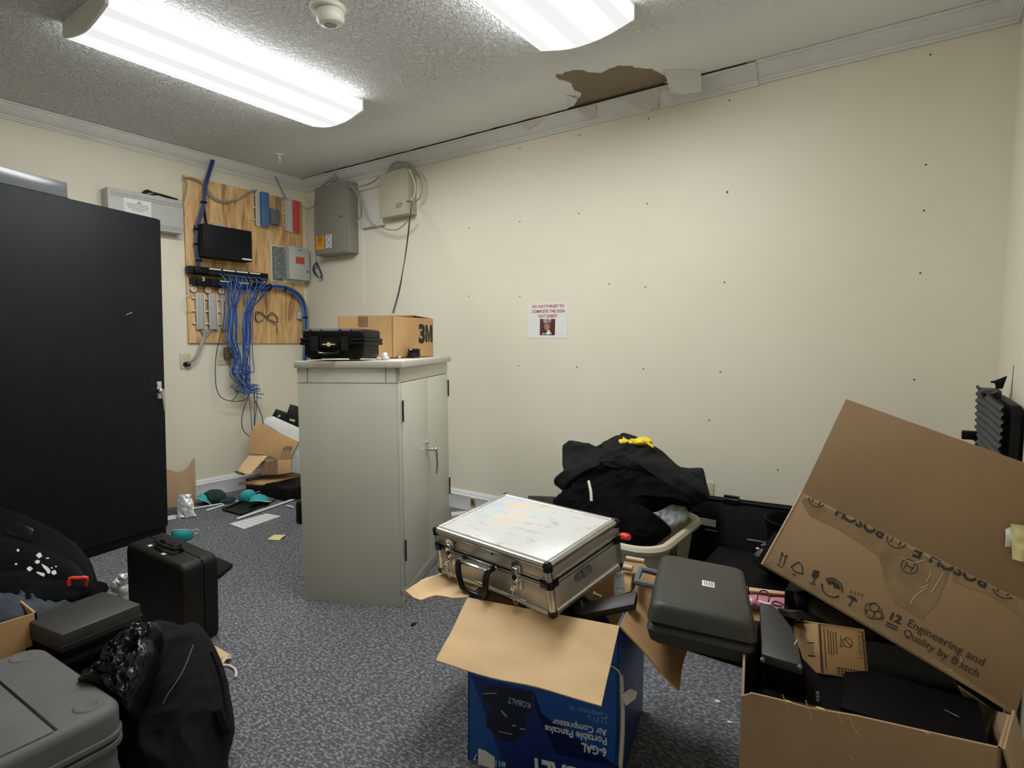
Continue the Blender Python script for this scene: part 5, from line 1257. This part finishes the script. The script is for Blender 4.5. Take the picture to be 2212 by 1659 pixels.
for l_, s_ in (([(1336,957),(1337,951),(1345,950),(1346,944),(1352,949),(1362,952),(1372,949),(1376,953),(1370,959),(1358,960),(1345,962)],1),([(1368,952),(1376,947),(1388,944),(1398,945),(1408,950),(1410,957),(1404,958),(1413,965),(1411,969),(1402,963),(1395,960),(1380,961),(1370,960)],2)):
    o = cushion('glove', l_, pj, .012, .010, 'glove_yellow', amp=.004, scale=40, seed=s_, nr=10, p=3); o.parent = t; o.matrix_parent_inverse = worldm(t).inverted()
pj = PL(at(1450,1120,y=-.56), V((.35,-.75,.55)))
o = cushion('white_cloth', [(1398,1113),(1420,1106),(1450,1090),(1462,1090),(1478,1094),(1491,1096),(1490,1112),(1480,1128),(1470,1130),(1450,1141),(1436,1134),(1420,1122)], pj, .020, .03, 'pale_cloth', amp=.008, scale=22, seed=6, stretch=(1.6,1,.5), p=4)
tag(o, 'pale grey cloth hanging over the right rim of the laundry basket', 'cloth')
o = blob('red_cloth', [bl(1354,1160,-.84,9,7,.02), bl(1346,1158,-.84,10,7,.02)], 'bright_red', voxel=.005, amp=.003, scale=40); tag(o, 'small piece of red cloth at the front rim of the laundry basket', 'cloth')
b = B(); sv = on_surf(bpy.data.objects['black_jacket'], [(1273,1042),(1276,1055),(1279,1068),(1279,1084)], .005)
if len(sv) > 2: b.tube(sv, .007, n=6); tag(b.out('webbing_strap','torn_paper'), 'narrow cream strap hanging from the pile of black clothes', 'strap')
# odd boards at the skirting, right of the cabinet
b = B(); b.prism([at(975,1106,z=.03),at(1010,1103,z=.03),at(1010,1110,z=.03),at(975,1114,z=.03)], (0,0,-.02)); tag(b.out('wood_strip','offwhite'), 'pale strip of wood lying on the floor behind the aluminium case', 'wood')
b = B(); pg = PL((0,-.35,0),(0,-1,0)); slab(b, pg, [(1140,1072),(1195,1074),(1190,1190),(1140,1190)], .02, 'foam_grey', .002); tag(b.out('foam_piece'), 'torn dark grey foam piece behind the aluminium case', 'foam')

# ------------------------------------------------------------------ black trunk, bucket and case at the back wall
pt_ = PL((3.5,-.105,.38), (0,-.86,.45)) 
top_y, bot_y = -.085, -.30
t = thing('trunk_lid', 'large black plastic trunk lid with a silver label, leaning on the back wall', 'lid', (3.55,-.2,0))
nl = V((0,-.378,.215)).normalized(); nl = V((0,-.87,.49)).normalized()
pt_ = PL((3.5,-.115,.380), nl)
b = B(); b.prism([pt_.at(1440,1066), pt_.at(1760,1107), V((3.95,-.115-.66*.0-.21,.01)), V((3.10,-.325,.01))], -nl*.012 if False else V((0,.03,.012)), bev=.004); b.out('lid_panel', 'matte_black', t, world=True)
b = B(); b.tube([pt_.at(1450,1067.5,.004), pt_.at(1755,1106,.004)], .007, n=8, sm=1); b.out('rim', 'black_gloss', t, world=True)
b = B(); p = pt_.at(1581,1081,.006); b.box(p.x-.036,p.y-.012,p.z-.02,p.x+.036,p.y+.012,p.z+.022,.004); b.tube([p+V((-.036,-.012,.006)),p+V((.036,-.012,.006))],.004,n=6,sm=1); b.out('hinge_clip', 'black_gloss', t, world=True)
b = B(); add_poly(b, [pt_.at(x,y) for x,y in ((1509,1117),(1547,1124),(1546,1139),(1503,1131))], 'light_plastic', nl, .001); b.out('silver_label', None, t, world=True)
b = B()
slab(b, PL(pt_.p+nl*.006, nl), [(1614,1163),(1655,1170),(1655,1173),(1614,1167)], .006, 'grey_plastic', .001)
slab(b, PL(pt_.p+nl*.006, nl), [(1523,1142),(1550,1146),(1549,1149),(1523,1145)], .006, 'grey_plastic', .001); b.out('moulding', None, t, world=True)
p = at(1722,1122,z=.405)
t = thing('bucket', 'round black plastic bucket behind the tilted carton, at the back wall', 'bucket', (p.x,p.y,0))
b = B(); b.lathe([(0,.0),(.085,0),(.118,.385),(.128,.388),(.130,.402),(.122,.405),(.114,.395),(.08,.02),(0,.02)]); b.out('tub', 'matte_black', t)
t = thing('equipment_case', 'black moulded equipment case with a clip, left of the tilted carton', 'case', at(1680,1220,y=-.75))
pe = PL(at(1680,1220,y=-.75), V((-.35,-.75,.55)))
b = B(); slab(b, pe, [(1624,1212),(1630,1200),(1672,1148),(1800,1170),(1800,1300),(1700,1255),(1640,1225)], .10, 'matte_black', .006); b.out('shell', None, t, world=True)
b = B(); pe2 = PL(pe.p+pe.n*.004, pe.n); slab(b, pe2, [(1627,1198),(1640,1184),(1650,1186),(1638,1205)], .012, 'grey_black_plastic', .002); slab(b, pe2, [(1642,1176),(1652,1172),(1656,1178),(1645,1181)], .01, 'grey_black_plastic', .001); b.out('clip', None, t, world=True)
b = B(); b.ball(pe2.at(1638,1186,.004), .006, sc=(1.2,.6,.8)); b.out('catch', 'white_marks', t, world=True)
t = thing('storage_bin', 'black storage bin on the floor between tool case and back wall', 'bin', (3.8,-.6,0))
b = B(); b.box(3.55,-.92,0,4.1,-.45,.235,.01); b.out('bin_body', 'matte_black', t, world=True)
b = B(); b.box(3.54,-.93,.236,4.11,-.44,.255,.006); b.out('bin_lid', 'matte_black', t, world=True)

# ------------------------------------------------------------------ lower left heap
mg = pose(0,0,3.0,(2.293,-2.905,0)); 
t = thing('hard_case', 'big dark grey hard case with round dimples and grooved lid, nearest the camera', 'hard case', mtx=mg)
gx, gy, gz = .492, .43, .300
def shell(b, x0, x1, y0, y1, z0, z1, r_, rt, m=None):
    cx, cy, hx, hy = (x0+x1)/2, (y0+y1)/2, (x1-x0)/2, (y1-y0)/2; rg = [rrect(cx,cy,hx,hy,r_,z0,8)]
    for i in range(7):
        a_ = PI/2*i/6; rg.append(rrect(cx,cy,hx-rt*(1-math.cos(a_)),hy-rt*(1-math.cos(a_)),max(.006,r_-rt*(1-math.cos(a_))),z1-rt+rt*math.sin(a_),8))
    loft(b, rg, m)
b = B(); shell(b, .0,gx,0,gy,.225,gz,.055,.022); lid = b.out('lid', 'dark_grey_case', t)
b = B(); shell(b, .006,gx-.006,.006,gy-.006,.0,.222,.05,.006); b.box(.03,.03,.0,gx-.03,gy-.03,.06); b.out('base', 'dark_grey_case', t)
b = B(); shell(b, -.004,gx+.004,-.004,gy+.004,.206,.220,.055,.004); shell(b, -.004,gx+.004,-.004,gy+.004,.228,.240,.055,.004); b.out('rim', 'dark_grey_case', t)
b = B()
for y0, y1 in ((.345,gy-.004),):
    pass
for y_ in (.300,.185,.07): b.box(.02,y_-.0035,gz-.002,gx-.02,y_+.0035,gz+.0006,.001)
b.out('groove', 'black_plastic', t)
b = B(); b.box(.018,.190,gz-.001,gx-.018,.294,gz+.003,.003); b.box(.018,.075,gz-.001,gx-.018,.180,gz+.003,.003); b.out('raised_rib', 'dark_grey_case', t)
for k, (x, y) in enumerate(((.055,.375),(.43,.375))):
    b = B(); b.lathe([(0,.0002),(.012,.0008),(.020,.0022),(.025,.0030),(.028,.0022),(.030,.0002)], T=M4.Translation((x,y,gz+.0002))); b.out('dimple', 'dark_grey_case', t)

t = thing('cardboard_box', 'open brown carton at the left edge, holding jeans and black gear', 'cardboard box', (1.95,-2.75,0))
b = B(); th = .005; x0,x1,y0,y1,hz_ = 1.70,2.175,-3.05,-2.455,.35
b.box(x0,y0,0,x0+th,y1,hz_); b.box(x1-th,y0,0,x1,y1,hz_); b.box(x0,y0,0,x1,y0+th,hz_); b.box(x0,y1-th,0,x1,y1,hz_); b.box(x0,y0,0,x1,y1,th); b.out('carton_body', 'kraft', t, world=True)

# two moulded black cases leaning in the carton behind, one with white glue spots
pk = PL(at(90,1200,d=2.30), V((.62,-.35,.70)))
t = thing('hard_case', 'large rounded black case leaning at the locker foot, rearmost in the left heap', 'hard case', tuple(pk.p))
b = B(); slab(b, pk, [(-160,1040),(0,1092),(62,1113),(125,1145),(165,1172),(192,1205),(205,1245),(190,1300),(-160,1300)], .09, 'matte_black', .012); b.out('shell', None, t, world=True)
b = B(); slab(b, PL(pk.p+pk.n*.003, pk.n), [(14,1128),(30,1124),(72,1142),(70,1170),(12,1152)], .01, 'black_gloss', .002); b.out('recess', None, t, world=True)
pk = PL(at(90,1225,d=2.02), V((.45,-.30,.84)))
t = thing('hard_case', 'rounded black case spotted with white glue, in the left heap', 'hard case', tuple(pk.p))
b = B(); slab(b, pk, [(-160,1120),(0,1156),(40,1166),(88,1180),(140,1200),(172,1222),(190,1248),(186,1262),(145,1260),(60,1242),(-160,1235)], .07, 'matte_black', .012); b.out('shell', None, t, world=True)
b = B()
for x, y, r_, e_ in ((85,1200,6.5,1),(81,1214,5.5,.9),(64,1229,6,1),(117,1237,6,1),(35,1219,3,.8),(39,1189,3,1.2),(121,1224,2,1),(112,1227,2,1),(103,1206,4,.4)):
    pts = [pk.at(x+r_*(1+.25*math.sin(3*k+x))*math.cos(k*PI/6), y+r_*e_*.8*(1+.2*math.cos(2*k))*math.sin(k*PI/6)) for k in range(12)]; add_poly(b, pts, 'white_marks', pk.n, .0012)
add_poly(b, [pk.at(x,y) for x,y in ((89,1218),(96,1221),(104,1226),(109,1232),(108,1239),(103,1239),(99,1232),(94,1227))], 'white_marks', pk.n, .0012)
add_poly(b, [pk.at(x,y) for x,y in ((80,1235),(97,1239),(96,1246),(78,1240))], 'white_marks', pk.n, .0012)
b.out('glue_spots', None, t, world=True)
o = blob('black_cloth', [bd(40,1284,1.86,100,20,.10), bd(120,1286,1.90,60,16,.10), bd(190,1282,2.05,36,14,.08), bd(10,1262,1.86,60,18,.08)], 'fabric_deep_black', voxel=.012, amp=.008, scale=14, seed=12); tag(o, 'black cloth bundled in front of the spotted black case', 'cloth')
o = blob('jeans', [bd(30,1330,1.74,70,22,.08), bd(-30,1325,1.72,60,30,.10), bd(100,1312,1.84,50,14,.08), bd(20,1300,1.80,60,14,.08)], 'denim', voxel=.008, amp=.010, scale=20, seed=14, stretch=(.6,1,1)); tag(o, 'faded dark blue jeans in the open carton at the left edge', 'jeans')
b = B(); b.tube([at(142,1284,d=1.90), at(148,1268,d=1.90), at(151,1250,d=1.90), at(170,1249,d=1.91), at(187,1248.5,d=1.92), at(185,1262,d=1.93), at(181,1280,d=1.94)], .0062, n=8, sm=3); tag(b.out('red_handle','bright_red'), 'bright red plastic handle sticking up from the left heap', 'bracket')  # red handle of something buried in the heap
o = blob('crumpled_foil', [bd(256,1262,2.42,9,14,.03), bd(266,1250,2.42,6,10,.02), bd(268,1275,2.42,6,10,.02), bd(264,1300,2.42,8,26,.02)], 'foil', voxel=.005, amp=.008, scale=34, seed=3); tag(o, 'crumpled silvery packaging squeezed left of the upright black case', 'packaging')

# small stepped black box
mf = pose(0,0,9,(2.142,-2.478,0)); 
t = thing('equipment_box', 'small black box with a stepped lid, beside the open carton at the left', 'box', mtx=mf)
b = B(); b.box(.0,.0,.275,.200,.215,.33,.006); b.box(-.002,-.002,.292,.202,.217,.296,.001); b.out('lid', 'grey_black_plastic', t)
b = B(); b.box(-.012,-.012,.238,.222,.23,.256,.004); b.box(-.004,-.004,.0,.212,.22,.238,.008); b.box(-.016,-.016,.20,.226,.234,.21,.003); b.box(.004,.004,.25,.2,.21,.28,.002); b.out('base', 'matte_black', t)

# upright briefcase-like case
ms = pose(1.8,5.0,6.4,(1.701,-2.047,.010))
t = thing('upright_case', 'upright black briefcase-style case with top handle, beside the black locker', 'hard case', mtx=ms)
ux, uy, uz = .371, .142, .346
def ucase(b, y0, y1, r_):
    pts = lambda k: [(x, z) for x, z in [( *p[:2],) for p in rrect(ux/2,uz/2,ux/2-k,uz/2-k,r_,0,6)]]
    rg = []
    n = 5
    for i in range(n):
        a_ = PI/2*i/(n-1); rg.append([(x, y0+.016*(1-math.sin(a_)), z) for x, z in pts(.016*(1-math.cos(a_)) if False else .014*(1-math.sin(a_)))][:]) if y0 < .01 else None
    if y0 < .01: rg = [[(x, y0+.016*(1-math.cos(PI/2*i/4)), z) for x, z in pts(.014*(1-math.sin(PI/2*i/4)))] for i in range(5)] + [[(x, y1, z) for x, z in pts(0)]]
    else: rg = [[(x, y0, z) for x, z in pts(0)]] + [[(x, y1-.016*(1-math.sin(PI/2*(1-i/4)) if False else y1-y1) , z) for x, z in pts(0)] for i in range(0)] + [[(x, y1-.016*(1-math.sin(PI/2*i/4)) if False else y1-.016+.016*math.sin(PI/2*i/4), z) for x, z in pts(.014*(1-math.cos(PI/2*i/4)))] for i in range(5)]
    loft(b, rg)
b = B(); ucase(b, 0, .078, .035); b.out('front_shell', 'olive_black', t)
b = B(); ucase(b, .082, uy, .035); b.out('rear_shell', 'olive_black', t)
b = B(); b.box(.004,.0775,.004,ux-.004,.0825,uz-.004,.03,seg=4); b.out('seam', 'dark_slot', t)
b = B()
for y_ in (.028,.052): b.box(.025,y_-.001,uz-.002,ux-.025,y_+.001,uz+.0006,.0005)
b.out('groove', 'dark_slot', t)
b = B(); b.tube([(.125,.078,uz+.002),(.125,.066,uz+.014),(.130,.045,uz+.018),(.185,.038,uz+.019),(.240,.045,uz+.018),(.245,.066,uz+.014),(.245,.078,uz+.002)], .008, n=8); b.box(.165,.070,uz,.205,.100,uz+.010,.003); b.out('handle', 'black_plastic', t)
b = B(); b.box(.100,.028,uz,.118,.042,uz+.0016,.0005); b.out('white_tag', 'white_marks', t)
b = B(); b.box(.205,.018,uz-.001,.224,.032,uz+.0012,.0005); b.out('white_tag', 'white_marks', t)
b = B(); b.prism([at(462,1200,z=.02),at(503,1218,z=.02),at(474,1242,z=.02),at(440,1240,z=.02)], (0,0,-.016), bev=.002); tag(b.out('plastic_sheet','black_plastic'), 'thin black plastic panel lying behind the upright black case', 'panel')

# black fabric bag, plastic sack, cardboard under them
pj = PL(at(400,1520,d=1.56), V((.42,-.62,.66)))
o = cushion('fabric_bag', [(330,1352),(345,1340),(375,1345),(395,1352),(424,1346),(440,1362),(458,1395),(472,1430),(482,1470),(490,1520),(494,1570),(488,1600),(478,1640),(470,1720),(400,1760),(300,1740),(262,1640),(258,1560),(268,1500),(290,1460),(318,1400)], pj, .085, .14, 'fabric_black', amp=.011, scale=6, seed=21, fine=.3, nr=34, p=3)
tag(o, 'slouching black fabric rucksack with a thin grey piping line, lower left', 'rucksack'); bag = o; o.name = 'rucksack'
b = B(); pp_ = on_surf(bag, [(417,1394),(408,1420),(396,1448),(380,1475),(364,1498),(352,1520)], .0012)
if len(pp_) > 2: b.tube(pp_, .0014, n=6); o2 = b.out('piping', 'grey_plastic', bag, world=True)
b = B(); pp_ = on_surf(bag, [(455,1410),(468,1440),(478,1475),(484,1510),(488,1550)], .004)
if len(pp_) > 2: b.tube(pp_, .007, n=6); b.out('strap', 'fabric_black', bag, world=True)
b = B(); b.tube([at(470,1530,d=1.5), at(484,1560,d=1.5), at(494,1582,d=1.5)], .012, n=6); b.out('strap', 'fabric_black', bag, world=True)
pj = PL(at(270,1430,d=1.47), V((.35,-.45,.82)))
o = cushion('plastic_sack', [(172,1476),(190,1462),(215,1446),(222,1420),(240,1398),(262,1378),(285,1358),(310,1348),(342,1347),(344,1366),(332,1385),(336,1410),(322,1440),(308,1478),(290,1512),(282,1540),(255,1510),(225,1490)], pj, .035, .10, 'bag_plastic', amp=.012, scale=24, seed=31, fine=.8, nr=34, p=3.5)
tag(o, 'crumpled shiny black plastic sack between the rucksack and the grey case', 'plastic sack')
b = B(); pf = [at(300,1345,z=.012), at(344,1322,z=.012), at(495,1413,z=.012), at(479,1436,z=.012), at(400,1560,z=.012), at(300,1500,z=.012)]; b.prism(pf, (0,0,-.008)); tag(b.out('cardboard_sheet','kraft_light'), 'flat sheet of brown cardboard under the rucksack and the upright case', 'cardboard')
b = B(); b.grid(lambda u, v: at(478+u*22,1418+v*10-u*6,z=.012+.006*math.sin(u*6+v*3)), 6, 4, .001, 'foil'); tag(b.out('plastic_scrap'), 'scrap of clear plastic at the corner of the cardboard sheet', 'scrap')
wire([at(x,y,z=.006) for x,y in [(478,1437),(495,1438),(507,1445),(510,1455),(508,1463)]],.0045,'white_cable','white_strap','short white strap curving on the carpet beside the rucksack','strap')

# ------------------------------------------------------------------ litter at the far left
pb = PL((.12,-1.05,0), (.985,0,.17))
b = B(); slab(b, pb, [(330,1020),(350,1018),(358,1012),(368,1016),(385,1020),(400,1015),(411,1005),(419,990),(421.5,990),(424,1088),(335,1103)], .012, 'plain_ply', .0008); o = b.out('plywood_offcut'); tag(o, 'cut plywood offcut with a scalloped top, leaning on the left wall', 'plywood')
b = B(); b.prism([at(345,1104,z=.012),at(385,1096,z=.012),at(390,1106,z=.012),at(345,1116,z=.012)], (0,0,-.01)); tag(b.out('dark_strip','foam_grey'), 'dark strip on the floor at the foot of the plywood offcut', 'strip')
def mask(px, py, yaw, tilt, roll, label, m='mask_teal', s_=1.0, z=.02):
    p = at(px, py, z=z); T = M4.Translation(p) @ M4.Rotation(yaw,4,'Z') @ M4.Rotation(tilt,4,'X') @ M4.Rotation(roll,4,'Y')
    t = thing('dust_mask', label, 'mask', group='teal dust masks on the floor', mtx=T)
    def f(u, v):
        a_ = u*2*PI; q = v*PI/2; r_ = math.cos(q)**.8
        return V((.056*s_*r_*math.cos(a_), .072*s_*r_*math.sin(a_), .050*s_*math.sin(q)))
    b = B(); b.grid(f, 28, 8, .0015, m); b.out('cup', None, t)
    b = B(); b.tube([(.057*s_*math.cos(k*PI/12), .073*s_*math.sin(k*PI/12), 0) for k in range(24)], .002, n=6, closed=True, sm=1); b.out('rim', 'elastic', t)
    b = B(); b.tube([(.048*s_,.02,0),(.075*s_,.035,-.006),(.09*s_,0,-.008),(.075*s_,-.035,-.006),(.048*s_,-.02,0)], .002, n=6); b.tube([(-.03*s_,.05*s_,.005),(-.01*s_,.03*s_,.046*s_),(.0,.0,.051*s_),(.01,-.03*s_,.046*s_),(.03*s_,-.05*s_,.005)], .002, n=6); b.out('elastic', 'elastic', t)
mask(394,1152,.9,2.55,0,'teal dust mask nearest the upright case, lying open side up', z=.035)
mask(443,1083,.5,-.5,.3,'teal dust mask by the foil bag, farthest left of the group by the wall', z=.02)
mask(534,1073,1.2,2.2,0,'teal dust mask leaning behind another in front of the carton pile', z=.03)
mask(560,1084,.2,-.3,-.2,'bright teal dust mask dome up on the black tray', z=.03)
o = blob('green_cap', [(at(462,1073,z=.05),(.075,.045,.05),M4.Rotation(.9,3,'Z')), (at(488,1080,z=.02),(.07,.05,.012),M4.Rotation(.9,3,'Z'))], 'cap_green', voxel=.007, amp=.004, scale=18, floor=.002); tag(o, 'dark green cap lying on the floor between the teal masks', 'cap')
t = thing('plastic_tray', 'flat black tray with raised edges on the floor by the masks', 'tray', at(530,1095,z=0))
b = B(); tq = [at(481,1102,z=.004), at(535,1080,z=.004), at(582,1087,z=.004), at(521,1113,z=.004)]; b.prism(tq, (0,0,.003)); b.out('tray_floor', 'black_plastic', t, world=True)
b = B()
for i in range(4): b.tube([tq[i]+V((0,0,.008)), tq[(i+1)%4]+V((0,0,.008))], .007, n=6, sm=1)
b.out('tray_rim', 'black_gloss', t, world=True)
for i, (x0,y0,x1,y1,r_,l_) in enumerate(((415,1099,526,1080,.006,'long thin white trim strip on the floor below the green cap'),(446,1103,484,1091,.007,'short white trim strip beside the black tray'),(512,1121,646,1075,.009,'long white trim strip right of the black tray'),(620,1092,634,1096,.007,'tiny white trim piece near the cabinet'))):
    b = B(); p, q = at(x0,y0,z=r_), at(x1,y1,z=r_); b.tube([p,q], r_, n=4, sm=1); tag(b.out('trim_strip','pipe_white'), l_, 'trim strip', 'white trim strips on the floor')
t = thing('calendar_sheet', 'white printed sheet with a grid lying on the carpet', 'sheet', at(550,1125,z=0))
cq = [at(495,1131,z=.003), at(575,1109,z=.003), at(607,1115,z=.003), at(527,1143,z=.003)]
b = B(); b.prism(cq, (0,0,-.001)); b.out('sheet', 'paper', t, world=True)
b = B()
for k in range(1,7): add_line(b, [cq[0].lerp(cq[1],k/7).lerp(cq[3].lerp(cq[2],k/7),.06), cq[0].lerp(cq[1],k/7).lerp(cq[3].lerp(cq[2],k/7),.94)], .0018, 'grey_plastic', (0,0,1))
for k in range(0,4): add_line(b, [cq[0].lerp(cq[3],.06+.29*k).lerp(cq[1].lerp(cq[2],.06+.29*k),.03), cq[0].lerp(cq[3],.06+.29*k).lerp(cq[1].lerp(cq[2],.06+.29*k),.97)], .0018, 'grey_plastic', (0,0,1))
b.out('grid_lines', None, t, world=True)
b = B(); sq = [at(577,1165,z=.004), at(592,1155,z=.006), at(617,1155,z=.012), at(603,1167,z=.004)]; b.prism(sq, (0,0,-.001)); tag(b.out('sticky_note','sticky_yellow'), 'pale yellow sticky note on the carpet left of the cabinet', 'sticky note')
b = B(); sq = [at(351,1112,z=.004), at(372,1108,z=.004), at(386,1113,z=.004), at(380,1120,z=.004), at(357,1124,z=.004), at(350,1121,z=.004)]; b.prism(sq, (0,0,-.002)); add_poly(b, [at(366,1116,z=.005),at(372,1114,z=.005),at(374,1117,z=.005),at(368,1118,z=.005)], 'ink', (0,0,1)); o = b.out('white_card'); o.data.materials[0] = M['paper'] if len(o.data.materials) < 2 else o.data.materials[0]; tag(o, 'white card lying on the carpet beside the locker foot', 'card')
for m_ in list(o.data.materials): pass
o.data.materials.clear(); o.data.materials.append(M['paper'])
p = at(402,1118,z=0)
t = thing('foil_bag', 'silvery foil bag standing crumpled beside the plywood offcut', 'bag', tuple(p))
pv = PL(p+V((0,0,0)), V((.75,-.55,.35)))
b = B(); e4 = [pv.at(385,1073), pv.at(412,1070), pv.at(423,1117), pv.at(385,1121)]
def fb(u, v):
    q = e4[0].lerp(e4[1],u).lerp(e4[3].lerp(e4[2],u),v); return q + pv.n*(.014*math.sin(PI*u)*math.sin(PI*min(1,v+.1)) + .006*noise.noise(V((u*6,v*8,2)))) + V((0,0,.004))
b.grid(fb, 16, 22, .012, 'foil'); b.out('pouch', None, t, world=True)
b = B(); add_poly(b, [pv.at(x,y,.018) for x,y in ((400,1086),(404,1085),(408,1092),(404,1093))], 'grey_plastic', pv.n); b.out('label_patch', None, t, world=True)
wire([at(x,y,z=.008) for x,y in [(575,1092),(592,1080),(608,1071),(625,1066),(640,1069),(650,1076)]],.004,'black_cable','black_cable','black cable curving over the floor toward the cabinet','cable')
p = at(646,1131,z=0); t = thing('black_canister', 'small black canister half hidden behind the cabinet', 'canister', (p.x, p.y+.04, 0))
b = B(); b.lathe([(0,0),(.045,0),(.05,.01),(.05,.12),(.044,.135),(.02,.14),(0,.14)]); b.out('canister_body', 'black_plastic', t)

# carton pile in the far corner
pc = PL((.34,-.56,.25), V((.80,-.56,.20)))
def cart(name, label, cat, face, th_, m, pxs, more=None, bev=.001):
    t = thing(name, label, cat, tuple(pc.at(*pxs[0])))
    b = B(); slab(b, PL(pc.p+pc.n*face, pc.n), pxs, th_, m, bev); o = b.out('carton_body' if cat == 'cardboard box' else 'body', None, t, world=True); return t
t = cart('cardboard_box', 'tilted brown carton high in the far corner pile, with a dark hand hole', 'cardboard box', 0, .13, 'kraft', [(557,912),(601,934),(645,954),(627,991),(604,994),(582,984),(537,979),(539,957),(538,940)])
b = B(); pq = PL(pc.p+pc.n*.002, pc.n); slab(b, pq, [(611,968),(620,964),(632,964),(630,973),(611,973)], .004, 'brown_card', 0); slab(b, pq, [(608,973),(630,973),(627,991),(604,992)], .003, 'kraft_dark', 0); b.out('hand_hole', None, t, world=True)
b = B(); add_line(b, [pq.at(601,934), pq.at(582,984)], .003, 'kraft_edge', pc.n); b.out('crease', None, t, world=True)
t = thing('white_box', 'white carton resting on the tilted brown carton in the far corner', 'cardboard box', tuple(pc.at(600,920)))
b = B(); slab(b, PL(pc.p+pc.n*-.01, pc.n), [(569,913),(575,902),(590,899),(646,924),(646,955),(601,934)], .14, 'white_card', .002); b.out('carton_body', None, t, world=True)
for i, (l, lab) in enumerate((([(587,900),(596,883),(619,891),(617,912)],'black package with a green print, lower of the two on the white carton'),([(612,912),(627,873),(645,878),(645,928)],'taller black package with green lettering beside the cabinet edge'))):
    t = thing('black_package', lab, 'package', tuple(pc.at(*l[0])), 0, 'black packages on the white carton')
    b = B(); slab(b, PL(pc.p-pc.n*(.04+.01*i), pc.n), l, .07, 'black_plastic', .003); b.out('pack_body', None, t, world=True)
    b = B(); pq = PL(pc.p-pc.n*(.038+.01*i), pc.n); slab(b, pq, ([(599,899),(605,895),(606,900),(601,901)],[(626,904),(638,907),(636,912),(625,908)])[i], .002, 'green_print', 0); b.out('green_print', None, t, world=True)
t = thing('cardboard_box', 'low open brown carton under the tilted one in the far corner', 'cardboard box', tuple(pc.at(600,1010)))
b = B(); slab(b, PL(pc.p+pc.n*.0, pc.n), [(572,993),(602,993),(629,992),(629,1021),(602,1025),(565,1026)], .12, 'kraft', .001); b.out('carton_body', None, t, world=True)
b = B(); slab(b, PL(pc.p+pc.n*.002, pc.n), [(564,997),(600,993),(600,1024),(566,1025)], .003, 'brown_card', 0); b.out('open_side', None, t, world=True)
b = B(); pv = PL(pc.p+pc.n*.05, V((.45,-.45,.77))); slab(b, pv, [(537,984),(579,984),(563,1000),(541,1024),(530,1024),(514,1018),(520,1006)], .004, 'kraft_light', .0005); b.out('flap', None, t, world=True)
b = B(); slab(b, PL(pv.p+V((.0,0,-.004)), V((.8,-.5,.3))), [(504,1017),(522,1017),(530,1025),(525,1026),(512,1024)], .004, 'brown_card', .0005); b.out('flap_end', None, t, world=True)
b = B(); ph = PL((.3,-.5,.115), (0.12,-.1,1)); slab(b, ph, [(514,1043),(560,1036),(636,1022),(650,1026),(600,1038),(566,1046)], .010, 'kraft', .0005); tag(b.out('cardboard_sheet'), 'flat brown cardboard sheet carrying the carton pile in the far corner', 'cardboard')
b = B(); b.box(.08,-.62,0,.62,-.2,.095,.006); tag(b.out('equipment_box','black_plastic'), 'low dark box under the carton pile in the far corner', 'box')
b = B(); slab(b, PL((.44,-.45,.06),V((.8,-.56,.2))), [(604,1045),(650,1040),(650,1066),(606,1062)], .1, 'kraft_dark', .001); tag(b.out('carton_scrap'), 'dark brown carton on the floor beneath the corner pile', 'cardboard')
b = B(); slab(b, PL((.42,-.42,.2),V((.8,-.56,.2))), [(630,960),(640,955),(650,958),(650,1024),(628,1020),(634,985)], .05, 'pale_cloth', .002); tag(b.out('grey_packaging'), 'grey packaging wedged between the corner pile and the cabinet', 'packaging')

# specks on the carpet
for x, y, r_ in ((510,1347,.004),(580,1361,.003),(683,1445,.004),(617,1480,.003),(1550,1515,.009),(1576,1560,.007)):
    p = at(x, y, z=.003); b = B(); b.ball(p, r_, sc=(1.2,.8,.5), sub=1); tag(b.out('paper_scrap','paper'), 'tiny white scrap of paper on the blue grey carpet', 'scrap', 'white scraps on the carpet')
p = at(893,1348,z=.004); b = B(); b.ball(p, .012, sc=(.6,1.3,.4)); tag(b.out('oval_disc','black_gloss'), 'small black oval disc on the carpet in front of the cabinet', 'disc')
bpy.context.view_layer.update()
